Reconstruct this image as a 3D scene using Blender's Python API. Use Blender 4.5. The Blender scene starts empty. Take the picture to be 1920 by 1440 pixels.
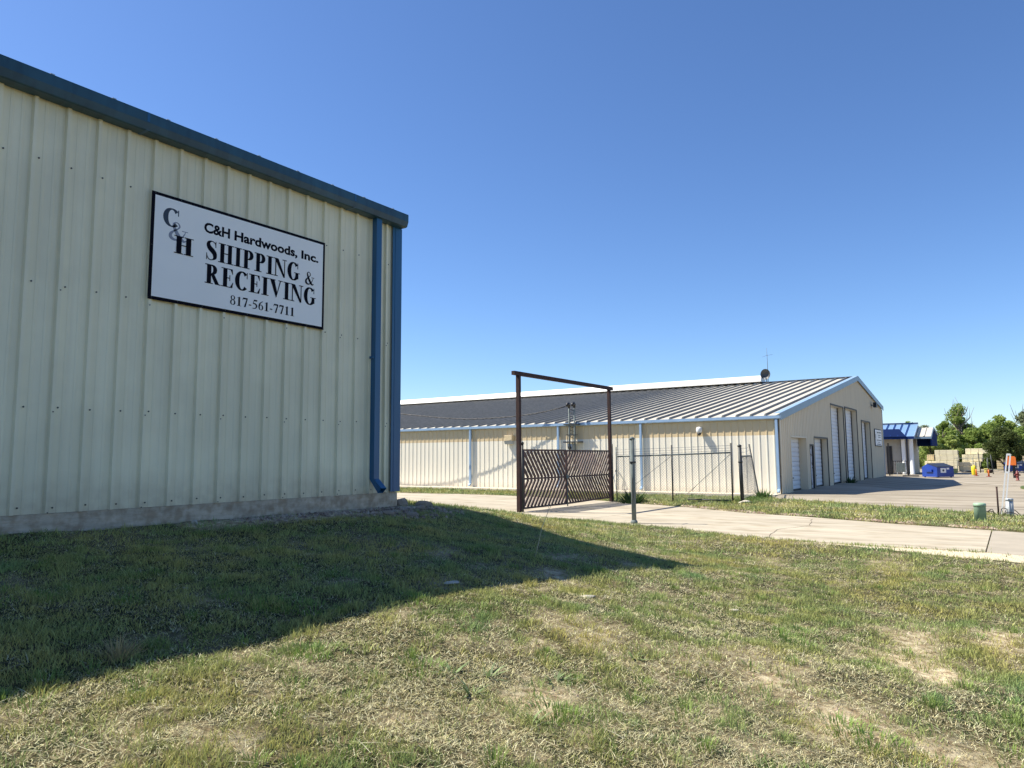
import bpy, bmesh, math, random
import numpy as np
from mathutils import Vector, Matrix

SC = bpy.context.scene
COL = SC.collection
R = math.radians

# ------------------------------------------------------------------ camera
cam_d = bpy.data.cameras.new('camera'); cam = bpy.data.objects.new('camera', cam_d); COL.objects.link(cam)
cam_d.sensor_fit = 'HORIZONTAL'; cam_d.sensor_width = 36.0; cam_d.lens = 36 * 1351.78 / 1920
cam_d.clip_start = 0.05; cam_d.clip_end = 5000
def _n(v): v = np.array(v, float); return v / np.linalg.norm(v)
_f = 1351.78
_A = _n((940, 131, _f)); _B = _n((-1965, 151, _f)); _B = _n(_B - _A * (_A @ _B)); _U = np.cross(_A, _B)
if _U[1] > 0: _U = -_U
_RW = np.array([_A, _B, _U])
_m = np.column_stack([_RW @ (1, 0, 0), _RW @ (0, -1, 0), _RW @ (0, 0, -1)])
M4 = Matrix.Identity(4)
for i in range(3):
    for j in range(3): M4[i][j] = _m[i][j]
M4[2][3] = 1.6
cam.matrix_world = M4
SC.camera = cam

# ------------------------------------------------------------------ light
SUN = Vector((-0.31, 0.75, 1.0)).normalized()
world = bpy.data.worlds.new('World'); SC.world = world; world.use_nodes = True
wn = world.node_tree; wn.nodes.clear()
sky = wn.nodes.new('ShaderNodeTexSky'); sky.sky_type = 'NISHITA'; sky.sun_disc = False
sky.sun_elevation = math.asin(SUN.z); sky.sun_rotation = math.atan2(SUN.x, SUN.y)
sky.altitude = 1200; sky.air_density = 1.0; sky.dust_density = 0.7; sky.ozone_density = 6.0
bg = wn.nodes.new('ShaderNodeBackground'); bg.inputs[1].default_value = 0.103
wo = wn.nodes.new('ShaderNodeOutputWorld')
hs = wn.nodes.new('ShaderNodeHueSaturation'); hs.inputs['Saturation'].default_value = 1.08; hs.inputs['Hue'].default_value = 0.504; wn.links.new(sky.outputs[0], hs.inputs['Color']); wn.links.new(hs.outputs[0], bg.inputs[0]); wn.links.new(bg.outputs[0], wo.inputs[0])
sl = bpy.data.lights.new('sun', 'SUN'); sl.energy = 5.0; sl.angle = R(0.5); sl.color = (1.0, 0.93, 0.80)
so = bpy.data.objects.new('sun', sl); COL.objects.link(so)
so.rotation_euler = SUN.to_track_quat('Z', 'Y').to_euler(); so.location = (0, 0, 40)
SC.view_settings.view_transform = 'Standard'; SC.view_settings.look = 'None'
SC.view_settings.exposure = 0.82; SC.view_settings.gamma = 1.0

# ------------------------------------------------------------------ helpers
rng = np.random.default_rng(7); random.seed(5)

def tag(o, label=None, cat=None, group=None, kind=None):
    if label: o['label'] = label
    if cat: o['category'] = cat
    if group: o['group'] = group
    if kind: o['kind'] = kind
    return o

def empty(name, loc=(0, 0, 0), rz=0.0):
    o = bpy.data.objects.new(name, None); COL.objects.link(o); o.location = loc
    o.rotation_euler = (0, 0, rz); o.empty_display_size = 0.2
    return o

class MB:
    def __init__(s): s.v = []; s.f = []; s.sm = []; s.cuts = []
    def use(s, m2): s.cuts.append((len(s.f), m2)); return s
    def quadstrip(s, a, b, smooth=False, close=False):
        i = len(s.v); n = len(a); s.v += [tuple(p) for p in a] + [tuple(p) for p in b]
        for k in range(n if close else n - 1):
            k2 = (k + 1) % n
            s.f.append((i + k, i + k2, i + n + k2, i + n + k)); s.sm.append(smooth)
    def poly(s, pts):
        i = len(s.v); s.v += [tuple(p) for p in pts]; s.f.append(tuple(range(i, i + len(pts)))); s.sm.append(False)
    def box(s, x0, x1, y0, y1, z0, z1):
        i = len(s.v)
        s.v += [(x, y, z) for z in (z0, z1) for (x, y) in ((x0, y0), (x1, y0), (x1, y1), (x0, y1))]
        for q in ((3, 2, 1, 0), (4, 5, 6, 7), (0, 1, 5, 4), (1, 2, 6, 5), (2, 3, 7, 6), (3, 0, 4, 7)):
            s.f.append(tuple(i + k for k in q)); s.sm.append(False)
        return s
    def bar(s, p, q, w, h=None, up=(0, 0, 1)):
        h = w if h is None else h
        p = Vector(p); q = Vector(q); d = (q - p).normalized(); u = Vector(up)
        if abs(d.dot(u)) > 0.98: u = Vector((0, 1, 0))
        a = d.cross(u).normalized() * (w / 2); b = a.cross(d).normalized() * (h / 2)
        i = len(s.v)
        for c in (p, q):
            s.v += [tuple(c + a * sa + b * sb) for sa, sb in ((-1, -1), (1, -1), (1, 1), (-1, 1))]
        for f in ((3, 2, 1, 0), (4, 5, 6, 7), (0, 1, 5, 4), (1, 2, 6, 5), (2, 3, 7, 6), (3, 0, 4, 7)):
            s.f.append(tuple(i + k for k in f)); s.sm.append(False)
        return s
    def tube(s, pts, r, n=10, cap=True):
        pts = [Vector(p) for p in pts]; rs = r if isinstance(r, (list, tuple)) else [r] * len(pts)
        rings = []; prev = None
        for k, p in enumerate(pts):
            d = (pts[min(k + 1, len(pts) - 1)] - pts[max(k - 1, 0)]).normalized()
            if prev is None:
                u = Vector((0, 0, 1)) if abs(d.z) < 0.95 else Vector((1, 0, 0))
                a = d.cross(u).normalized()
            else:
                a = (prev - d * prev.dot(d)).normalized()
            prev = a; b = d.cross(a)
            i = len(s.v)
            s.v += [tuple(p + (a * math.cos(t) + b * math.sin(t)) * rs[k]) for t in [2 * math.pi * j / n for j in range(n)]]
            rings.append(i)
        for k in range(len(rings) - 1):
            for j in range(n):
                j2 = (j + 1) % n
                s.f.append((rings[k] + j, rings[k] + j2, rings[k + 1] + j2, rings[k + 1] + j)); s.sm.append(True)
        if cap:
            s.f.append(tuple(rings[0] + j for j in reversed(range(n)))); s.sm.append(False)
            s.f.append(tuple(rings[-1] + j for j in range(n))); s.sm.append(False)
        return s
    def lathe(s, c, prof, n=20, axis='z'):
        rings = []
        for (r, h) in prof:
            i = len(s.v)
            for j in range(n):
                t = 2 * math.pi * j / n; a, b = r * math.cos(t), r * math.sin(t)
                if axis == 'z': s.v.append((c[0] + a, c[1] + b, c[2] + h))
                elif axis == 'x': s.v.append((c[0] + h, c[1] + a, c[2] + b))
                else: s.v.append((c[0] + b, c[1] + h, c[2] + a))
            rings.append(i)
        for k in range(len(rings) - 1):
            for j in range(n):
                j2 = (j + 1) % n
                s.f.append((rings[k] + j, rings[k] + j2, rings[k + 1] + j2, rings[k + 1] + j)); s.sm.append(True)
        s.f.append(tuple(rings[0] + j for j in reversed(range(n)))); s.sm.append(False)
        s.f.append(tuple(rings[-1] + j for j in range(n))); s.sm.append(False)
        return s
    def prism(s, pts, off):
        off = Vector(off); i = len(s.v); n = len(pts)
        s.v += [tuple(p) for p in pts] + [tuple(Vector(p) + off) for p in pts]
        s.f.append(tuple(i + k for k in reversed(range(n)))); s.f.append(tuple(i + n + k for k in range(n))); s.sm += [False, False]
        for k in range(n):
            k2 = (k + 1) % n; s.f.append((i + k, i + k2, i + n + k2, i + n + k)); s.sm.append(False)
        return s
    def build(s, name, mat, parent=None, loc=None, bevel=0, seg=2):
        me = bpy.data.meshes.new(name); me.from_pydata(s.v, [], s.f); me.update()
        me.polygons.foreach_set('use_smooth', s.sm)
        if mat: me.materials.append(mat)
        if s.cuts:
            mi = [0] * len(s.f)
            for start, m2 in s.cuts:
                me.materials.append(m2)
                for q in range(start, len(s.f)): mi[q] = len(me.materials) - 1
            me.polygons.foreach_set('material_index', mi)
        o = bpy.data.objects.new(name, me); COL.objects.link(o)
        if parent: o.parent = parent
        if loc: o.location = loc
        if bevel:
            b = o.modifiers.new('b', 'BEVEL'); b.width = bevel; b.segments = seg; b.limit_method = 'ANGLE'
        return o

def link_copy(root, loc=None, rz=None, scale=None):
    r = root.copy(); COL.objects.link(r)
    if loc is not None: r.location = loc
    if rz is not None: r.rotation_euler = (r.rotation_euler[0], r.rotation_euler[1], rz)
    if scale is not None: r.scale = scale
    for ch in list(root.children):
        c = ch.copy(); COL.objects.link(c); c.parent = r
        for g in list(ch.children):
            d = g.copy(); COL.objects.link(d); d.parent = c
    return r

# ------------------------------------------------------------------ materials
def mat(name, col, rough=0.6, metal=0.0, var=0.0, scale=6.0, stretch=(1, 1, 1), bump=0.0, bscale=40.0,
        spec=0.5, col2=None, contrast=(0.35, 0.65), detail=6.0, objspace=False):
    m = bpy.data.materials.new(name); m.use_nodes = True
    nt = m.node_tree; b = nt.nodes['Principled BSDF']
    b.inputs['Base Color'].default_value = (*col, 1); b.inputs['Roughness'].default_value = rough
    b.inputs['Metallic'].default_value = metal; b.inputs['Specular IOR Level'].default_value = spec
    if var or col2 or bump:
        if objspace:
            tc = nt.nodes.new('ShaderNodeTexCoord'); src = tc.outputs['Object']
        else:
            g = nt.nodes.new('ShaderNodeNewGeometry'); src = g.outputs['Position']
        mp = nt.nodes.new('ShaderNodeMapping'); mp.inputs['Scale'].default_value = stretch
        nt.links.new(src, mp.inputs['Vector'])
    if var or col2:
        nz = nt.nodes.new('ShaderNodeTexNoise'); nz.inputs['Scale'].default_value = scale; nz.inputs['Detail'].default_value = detail
        nt.links.new(mp.outputs[0], nz.inputs['Vector'])
        cr = nt.nodes.new('ShaderNodeValToRGB')
        c2 = col2 if col2 else tuple(c * (1 - var) for c in col)
        cr.color_ramp.elements[0].position = contrast[0]; cr.color_ramp.elements[0].color = (*c2, 1)
        cr.color_ramp.elements[1].position = contrast[1]; cr.color_ramp.elements[1].color = (*col, 1)
        nt.links.new(nz.outputs['Fac'], cr.inputs[0]); nt.links.new(cr.outputs[0], b.inputs['Base Color'])
        m['ramp'] = cr.name
    if bump:
        n2 = nt.nodes.new('ShaderNodeTexNoise'); n2.inputs['Scale'].default_value = bscale; n2.inputs['Detail'].default_value = 5
        nt.links.new(mp.outputs[0], n2.inputs['Vector'])
        bp = nt.nodes.new('ShaderNodeBump'); bp.inputs['Strength'].default_value = bump; bp.inputs['Distance'].default_value = 0.01
        nt.links.new(n2.outputs['Fac'], bp.inputs['Height']); nt.links.new(bp.outputs[0], b.inputs['Normal'])
    return m

def mul_noise(m, scale, stretch, lo, contrast=(0.4, 0.6), detail=4.0):
    """multiply the present base colour by a second noise layer (dirt, wear)"""
    nt = m.node_tree; b = nt.nodes['Principled BSDF']
    g = nt.nodes.new('ShaderNodeNewGeometry'); mp = nt.nodes.new('ShaderNodeMapping'); mp.inputs['Scale'].default_value = stretch
    nt.links.new(g.outputs['Position'], mp.inputs['Vector'])
    nz = nt.nodes.new('ShaderNodeTexNoise'); nz.inputs['Scale'].default_value = scale; nz.inputs['Detail'].default_value = detail
    nt.links.new(mp.outputs[0], nz.inputs['Vector'])
    cr = nt.nodes.new('ShaderNodeValToRGB')
    cr.color_ramp.elements[0].position = contrast[0]; cr.color_ramp.elements[0].color = (*lo, 1)
    cr.color_ramp.elements[1].position = contrast[1]; cr.color_ramp.elements[1].color = (1, 1, 1, 1)
    nt.links.new(nz.outputs['Fac'], cr.inputs[0])
    mx = nt.nodes.new('ShaderNodeMix'); mx.data_type = 'RGBA'; mx.blend_type = 'MULTIPLY'; mx.inputs[0].default_value = 1
    old = b.inputs['Base Color']
    if old.is_linked: nt.links.new(old.links[0].from_socket, mx.inputs[6])
    else: mx.inputs[6].default_value = old.default_value
    nt.links.new(cr.outputs[0], mx.inputs[7]); nt.links.new(mx.outputs[2], b.inputs['Base Color'])
    return m

M = {}
M['panel'] = mul_noise(mat('near_wall_paint', (0.90, 0.82, 0.57), 0.42, var=0.07, scale=1.2, stretch=(9, 9, 0.25)), 1.1, (1, 1, 1), (0.9, 0.9, 0.9))
M['panel_far'] = mat('far_wall_paint', (0.86, 0.80, 0.66), 0.5, var=0.06, scale=1.4, stretch=(2, 2, 0.2))
def splash(m, z0, z1, col):
    nt = m.node_tree; b = nt.nodes['Principled BSDF']; g = nt.nodes.new('ShaderNodeNewGeometry'); sp = nt.nodes.new('ShaderNodeSeparateXYZ'); nt.links.new(g.outputs['Position'], sp.inputs[0])
    mr = nt.nodes.new('ShaderNodeMapRange'); mr.inputs[1].default_value = z1; mr.inputs[2].default_value = z0; nt.links.new(sp.outputs[2], mr.inputs[0])
    nz = nt.nodes.new('ShaderNodeTexNoise'); nz.inputs['Scale'].default_value = 9; nz.inputs['Detail'].default_value = 8; nt.links.new(g.outputs['Position'], nz.inputs['Vector'])
    mu = nt.nodes.new('ShaderNodeMath'); mu.operation = 'MULTIPLY'; nt.links.new(mr.outputs[0], mu.inputs[0]); nt.links.new(nz.outputs['Fac'], mu.inputs[1])
    mx = nt.nodes.new('ShaderNodeMix'); mx.data_type = 'RGBA'; nt.links.new(mu.outputs[0], mx.inputs[0])
    nt.links.new(b.inputs['Base Color'].links[0].from_socket, mx.inputs[6]); mx.inputs[7].default_value = (*col, 1); nt.links.new(mx.outputs[2], b.inputs['Base Color'])
splash(M['panel'], 1.05, 1.5, (0.42, 0.33, 0.22)); splash(M['panel_far'], -0.1, 0.35, (0.45, 0.36, 0.25))
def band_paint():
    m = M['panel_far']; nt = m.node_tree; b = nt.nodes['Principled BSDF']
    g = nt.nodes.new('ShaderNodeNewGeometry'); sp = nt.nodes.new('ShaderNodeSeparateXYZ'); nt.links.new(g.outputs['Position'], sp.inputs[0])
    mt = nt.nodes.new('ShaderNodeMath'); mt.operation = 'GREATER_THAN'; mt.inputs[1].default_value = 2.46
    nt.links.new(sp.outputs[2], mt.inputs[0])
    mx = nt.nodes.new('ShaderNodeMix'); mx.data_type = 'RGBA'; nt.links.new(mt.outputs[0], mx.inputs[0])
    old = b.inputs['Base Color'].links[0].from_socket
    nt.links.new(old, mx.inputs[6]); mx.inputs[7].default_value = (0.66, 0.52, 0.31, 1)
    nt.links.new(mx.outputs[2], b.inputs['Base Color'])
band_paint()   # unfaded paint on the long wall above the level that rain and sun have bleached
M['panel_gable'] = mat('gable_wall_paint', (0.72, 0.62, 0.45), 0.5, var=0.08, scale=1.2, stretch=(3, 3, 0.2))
M['teal'] = mul_noise(mat('gutter_paint', (0.024, 0.09, 0.13), 0.42, var=0.25, scale=2, stretch=(1, 1, 1)), 6, (2, 1, .4), (.7, .72, .75), (.35, .55), 7)
M['blue'] = mat('blue_trim_paint', (0.014, 0.105, 0.225), 0.35, var=0.12, scale=3, stretch=(4, 4, 0.5))
M['blue_grey'] = mat('blue_grey_trim', (0.17, 0.25, 0.34), 0.4, var=0.12, scale=2)
M['light_blue'] = mat('downspout_paint', (0.30, 0.44, 0.62), 0.4, var=0.12, scale=2)
M['roof_far'] = mat('galvalume_roof', (0.60, 0.56, 0.46), 0.55, metal=0.0, var=0.14, scale=0.8, stretch=(0.3, 1.6, 1))
M['seam'] = mat('shade_toned_roof_seam', (0.23, 0.225, 0.205), 0.6, var=0.2, scale=3)  # dark tone paints in the ribs' shaded sides and cast shadow
M['roof_near'] = mat('near_roof_sheet', (0.4, 0.4, 0.38), 0.45, metal=0.3)
M['white'] = mat('white_paint', (0.78, 0.78, 0.76), 0.45, var=0.06, scale=3)
M['vent'] = mat('ridge_vent_metal', (0.82, 0.80, 0.75), 0.4, var=0.08, scale=2, stretch=(1, 1, 1))
M['found'] = mul_noise(mat('old_foundation_concrete', (0.60, 0.50, 0.37), 0.9, var=0.25, scale=5, stretch=(0.8, 1, 3), bump=0.8, bscale=20),
                       9, (1.3, 1, 1.0), (0.74, 0.68, 0.62), (0.38, 0.60), 10)
M['concrete'] = mul_noise(mat('driveway_concrete', (0.50, 0.44, 0.33), 0.85, var=0.18, scale=1.0, stretch=(1.6, 0.16, 1), bump=0.25, bscale=60, contrast=(0.4, 0.62)),
                          1.0, (7, 0.35, 1), (0.82, 0.8, 0.78), (0.36, 0.5), 5)
M['concrete_new'] = mat('newer_slab_concrete', (0.40, 0.35, 0.27), 0.85, var=0.15, scale=2, bump=0.25, bscale=60)
M['apron'] = mul_noise(mat('yard_concrete', (0.37, 0.32, 0.24), 0.85, var=0.2, scale=0.6, stretch=(0.5, 0.12, 1), bump=0.2, bscale=50, contrast=(0.38, 0.6)),
                       0.7, (1.3, 0.10, 1), (0.66, 0.64, 0.6), (0.38, 0.52), 6)
M['curb'] = mat('pale_curb_concrete', (0.62, 0.55, 0.43), 0.85, var=0.12, scale=3)
M['rust'] = mat('rusted_steel', (0.045, 0.013, 0.009), 0.75, var=0.6, scale=12, stretch=(1, 1, 0.4), bump=0.3, bscale=80)
M['rust_leaf'] = mat('rusted_gate_steel', (0.125, 0.07, 0.055), 0.7, var=0.6, scale=2.2, bump=0.2, bscale=60)
M['galv'] = mat('galvanised_steel', (0.15, 0.18, 0.175), 0.8, metal=0.0, var=0.25, scale=14, stretch=(1, 1, 0.5))
M['dark_steel'] = mat('weathered_dark_steel', (0.06, 0.065, 0.065), 0.55, metal=0.3, var=0.3, scale=10)
M['wire'] = mat('fence_wire', (0.32, 0.32, 0.31), 0.5, metal=0.6, var=0.1, scale=3)
M['black'] = mat('black_plastic', (0.012, 0.012, 0.014), 0.5, var=0.2, scale=5)
M['screw'] = mat('screw_heads', (0.09, 0.09, 0.085), 0.5, metal=0.5, var=0.2, scale=30)
M['sign_white'] = mat('sign_panel_white', (0.95, 0.92, 0.86), 0.5, var=0.03, scale=2)
M['ink'] = mat('sign_ink_black', (0.006, 0.006, 0.012), 0.8, var=0.1, scale=2, spec=0.1)
M['ink_grey'] = mat('sign_ink_grey', (0.27, 0.28, 0.33), 0.4, var=0.05, scale=2)
M['ink_slate'] = mat('sign_ink_slate', (0.022, 0.03, 0.045), 0.4, var=0.05, scale=2)
M['door'] = mat('roller_door_white', (0.80, 0.80, 0.80), 0.5, var=0.1, scale=1.5, stretch=(1, 1, 0.7))
M['door_dark'] = mat('door_frame_dark', (0.05, 0.045, 0.04), 0.6, var=0.2, scale=5)
M['door_peel'] = mat('peeling_white_door', (0.60, 0.60, 0.63), 0.6, scale=5, col2=(0.10, 0.07, 0.05), contrast=(0.36, 0.44))
M['rock'] = mat('pale_limestone', (0.34, 0.27, 0.20), 0.9, var=0.35, scale=9, bump=0.6, bscale=25)
M['pale_rock'] = mat('white_limestone', (0.50, 0.46, 0.38), 0.9, var=0.2, scale=12, bump=0.6, bscale=25)
M['green_ped'] = mat('green_pedestal_plastic', (0.30, 0.44, 0.30), 0.5, var=0.12, scale=4, stretch=(1, 1, 3))
M['grey_ped'] = mat('grey_pedestal_plastic', (0.42, 0.45, 0.46), 0.5, var=0.12, scale=4)
M['lumber'] = mat('wrapped_lumber_cream', (0.88, 0.80, 0.55), 0.7, var=0.15, scale=2.2, stretch=(1, 0.6, 6), bump=0.2)
M['strap'] = mat('pale_strapping', (0.55, 0.48, 0.33), 0.7, var=0.2, scale=4)
M['lumber_end'] = mat('lumber_end_grain', (0.30, 0.245, 0.19), 0.8, var=0.4, scale=7)
M['lumber_tan'] = mat('bare_lumber_tan', (0.72, 0.58, 0.34), 0.75, var=0.3, scale=2.2, stretch=(1, 0.6, 7))
M['blue_bin'] = mat('dumpster_blue', (0.009, 0.045, 0.30), 0.4, var=0.2, scale=3)
M['lid'] = mat('dumpster_lid_black', (0.03, 0.035, 0.05), 0.45, var=0.2, scale=4)
M['yellow'] = mat('yellow_plastic', (0.85, 0.66, 0.03), 0.45, var=0.12, scale=4)
M['yellow_pale'] = mat('pale_yellow_plastic', (0.78, 0.68, 0.2), 0.5, var=0.12, scale=4)
M['orange'] = mat('orange_plastic', (0.75, 0.17, 0.02), 0.45, var=0.12, scale=4)
M['red'] = mat('faded_hydrant_red', (0.20, 0.035, 0.03), 0.5, var=0.3, scale=8)
M['navy'] = mat('navy_roof_paint', (0.008, 0.03, 0.13), 0.8, var=0.1, scale=2, spec=0.1)
M['roof_shadow_sheet'] = mat('roof_shadow_navy', (0.004, 0.014, 0.065), 0.8, var=0.1, scale=2, spec=0.1)
M['roof_blue'] = mat('blue_standing_seam', (0.20, 0.33, 0.55), 0.35, var=0.1, scale=2)
M['roof_tan'] = mat('porch_roof_tan', (0.58, 0.54, 0.45), 0.45, var=0.1, scale=2)
M['siding'] = mat('office_siding', (0.52, 0.47, 0.38), 0.6, var=0.08, scale=3)
M['glass'] = mat('dark_glass', (0.02, 0.025, 0.03), 0.1, var=0.1, scale=2)
M['bark'] = mat('tree_bark', (0.16, 0.13, 0.10), 0.9, var=0.4, scale=6, stretch=(1, 1, 0.3))
M['dish'] = mat('dish_grey', (0.06, 0.065, 0.07), 0.5, var=0.15, scale=5)

mul_noise(M['concrete'], 2.3, (1, 0.5, 1), (0.80, 0.77, 0.72), (0.36, 0.5), 8)
mul_noise(M['apron'], 1.1, (1, 0.6, 1), (0.80, 0.78, 0.75), (0.34, 0.5), 8)

# ------------------------------------------------------------------ noise on arrays
_g = rng.random((4, 256, 256))
def vnoise(x, y, s, ch=0):
    x = np.asarray(x) * s + 1000.3; y = np.asarray(y) * s + 1000.7
    xi = np.floor(x).astype(int); yi = np.floor(y).astype(int); fx = x - xi; fy = y - yi
    fx = fx * fx * (3 - 2 * fx); fy = fy * fy * (3 - 2 * fy)
    g = _g[ch]; a = g[xi & 255, yi & 255]; b = g[(xi + 1) & 255, yi & 255]; c = g[xi & 255, (yi + 1) & 255]; d = g[(xi + 1) & 255, (yi + 1) & 255]
    return (a * (1 - fx) + b * fx) * (1 - fy) + (c * (1 - fx) + d * fx) * fy
def fbm(x, y, s, ch=0, o=4):
    t = 0; a = 0.5; n = 0
    for k in range(o): t = t + a * vnoise(x, y, s * 2 ** k, (ch + k) % 4); n += a; a *= 0.55
    return t / n

def _ss(t): t = np.clip(t, 0, 1); return t * t * (3 - 2 * t)
def sdist(px, py, poly):
    """signed distance, positive inside"""
    px = np.asarray(px, float); py = np.asarray(py, float)
    d = np.full(px.shape, 1e9); ins = np.zeros(px.shape, bool); n = len(poly)
    for i in range(n):
        x0, y0 = poly[i]; x1, y1 = poly[(i + 1) % n]
        ex, ey = x1 - x0, y1 - y0; t = np.clip(((px - x0) * ex + (py - y0) * ey) / (ex * ex + ey * ey), 0, 1)
        d = np.minimum(d, np.hypot(px - x0 - t * ex, py - y0 - t * ey))
        c = ((y0 > py) != (y1 > py)) & (px < (x1 - x0) * (py - y0) / ((y1 - y0) if y1 != y0 else 1e-9) + x0)
        ins ^= c
    return np.where(ins, d, -d)

DRIVE = [(14.25, 0.48), (14.25, 2.0), (14.45, 4.4), (15.35, 6.1), (15.6, 7.5), (16.3, 10.4), (17.2, 11.9), (18.6, 15), (20.2, 19), (21.0, 24), (21.0, 70),
         (25.0, 70), (24.6, 23.1), (24.95, 20.1), (24.9, 17.7), (24.0, 13.6), (23.3, 11.8), (21.7, 8.2), (20.4, 6.2), (20.0, 4.7), (18.8, 2.1), (18.32, 0.48)]
DRIVE2 = [(14.25, -40), (14.05, 0.0), (14.25, 0.46), (18.32, 0.46), (18.1, -0.1), (18.1, -40)]
GRAVEL = [(15.0, 5.3), (14.35, 4.0), (13.95, 2.6), (13.6, 1.9), (13.3, 0.9), (13.0, 0.0), (12.7, -3), (12.7, -40), (14.4, -40), (14.4, 4.3)]
APRON = [(31.6, 8.3), (31.0, 8.02), (29.3, 7.75), (27.6, 7.3), (25.3, 3.7), (23.6, 1.3), (22.6, -0.1), (22.0, -3), (22.0, -60), (112, -60), (112, 24), (61, 24), (61, 9), (31.6, 9)]

def pave_z(x, y):
    """the yard falls gently away to the right of the gable end"""
    return -0.28 * _ss((np.asarray(x) - 33) / 14) * np.maximum(_ss((8 - np.asarray(y)) / 4.5), _ss((np.asarray(x) - 61) / 2.5))

def height(x, y):
    x = np.asarray(x, float); y = np.asarray(y, float)
    py = np.interp(y, [-4, -2, 0, 2, 3.75, 5.5, 7.7, 9.0, 11, 13.5], [0, 0.02, 0.10, 0.27, 0.455, 0.655, 0.86, 0.84, 0.55, 0.0])
    u = x + 0.95 * (7.7 - y)
    u = np.where(y > 7.7, x, u)
    sx = np.interp(u, [7.5, 8.3, 9.5, 11, 13, 14.5, 15.6], [1, 0.97, 0.85, 0.64, 0.28, 0.07, 0.0])
    z = py * sx
    near = np.clip((14 - x) / 3, 0, 1) * np.clip((12 - np.abs(y)) / 3, 0, 1)
    z = z + near * ((fbm(x, y, 0.9, 1, 3) - 0.5) * 0.10 + (fbm(x, y, 5.0, 2, 3) - 0.5) * 0.03)
    z = z + 0.03 + (fbm(x, y, 1.1, 3, 3) - 0.5) * 0.05 * (1 - near)
    z = z - 0.13 * _ss((x - 24.6) / 3) * _ss((y - 7.0) / 1.0) * (x < 32)
    for P in (DRIVE, DRIVE2, APRON, GRAVEL):
        s = sdist(x, y, P)
        k = np.clip((s + 0.12) / 0.3, 0, 1); k = k * k * (3 - 2 * k)
        z = z * (1 - k) + (-0.10 if P is not GRAVEL else 0.006) * k
    return z + np.where(x > 33, pave_z(x, y), 0)

BARE = [(6.85, 0.75, 0.9, 0.22), (6.0, 0.5, 0.55, 0.2), (4.5, 0.85, 0.5, 0.25), (7.3, 0.15, 0.9, 0.18), (5.0, 4.15, 0.3, 0.14), (7.6, 4.45, 0.5, 0.3), (3.4, 2.2, 0.5, 0.25),
        (4.9, 1.35, 0.7, 0.2), (8.4, 4.0, 0.5, 0.2), (6.6, 4.0, 0.35, 0.2), (7.2, 7.45, 2.2, 0.28), (3.1, 4.75, 0.3, 0.12), (4.2, 4.6, 0.25, 0.1), (9.3, 3.0, 0.5, 0.12), (5.9, 5.0, 0.4, 0.2), (9.2, 5.6, 0.6, 0.2)]
def bare(x, y):
    n = fbm(x, y, 0.75, 0, 4); n2 = fbm(x, y, 4.5, 2, 3)
    b = np.clip((n - 0.61) * 3.2, 0, 0.36) + np.clip((n2 - 0.6) * 4, 0, 0.5) * 0.7
    b = b * np.where((y > 3.9) & (x < 9.5), 0.45, 1.0)
    for (cx, cy, rx, ry) in BARE:
        d = ((x - cx) / rx) ** 2 + ((y - cy) / ry) ** 2
        b = b + (0.95 if cx in (6.85, 6.0) else 0.62) * np.exp(-d * 1.6) * (0.6 + 0.8 * n2)
    return np.clip(b, 0, 1)

# ------------------------------------------------------------------ ground
def grid_mesh(xs, ys):
    X, Y = np.meshgrid(xs, ys, indexing='ij'); Z = height(X, Y)
    far = np.hypot(X, Y) > 140
    Z = np.where(far, -0.1, Z)
    nx, ny = len(xs), len(ys)
    v = np.stack([X, Y, Z], -1).reshape(-1, 3)
    i = np.arange(nx * ny).reshape(nx, ny)
    f = np.stack([i[:-1, :-1], i[1:, :-1], i[1:, 1:], i[:-1, 1:]], -1).reshape(-1, 4)
    return v, f, X, Y
def mesh_np(name, v, f, mats, smooth=True):
    me = bpy.data.meshes.new(name); me.vertices.add(len(v)); me.vertices.foreach_set('co', v.astype(np.float32).ravel())
    k = f.shape[1]; me.loops.add(f.size); me.loops.foreach_set('vertex_index', f.astype(np.int32).ravel())
    me.polygons.add(len(f)); me.polygons.foreach_set('loop_start', np.arange(0, f.size, k, dtype=np.int32))
    me.polygons.foreach_set('loop_total', np.full(len(f), k, np.int32)); me.polygons.foreach_set('use_smooth', np.full(len(f), smooth))
    for m in mats: me.materials.append(m)
    me.update(calc_edges=True); me.validate()
    return me
def axis(lo, hi, fine_lo, fine_hi, step):
    a = list(np.arange(fine_lo, fine_hi + 1e-6, step)); s = step; p = fine_hi
    while p < hi: s *= 1.22; p += s; a.append(min(p, hi))
    s = step; p = fine_lo; b = []
    while p > lo: s *= 1.22; p -= s; b.append(max(p, lo))
    return np.unique(np.array(b[::-1] + a))
xs = axis(-900, 2600, 0.5, 30.5, 0.11); ys = axis(-1500, 1500, -2.5, 14, 0.11)
v, f, GX, GY = grid_mesh(xs, ys)

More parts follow.
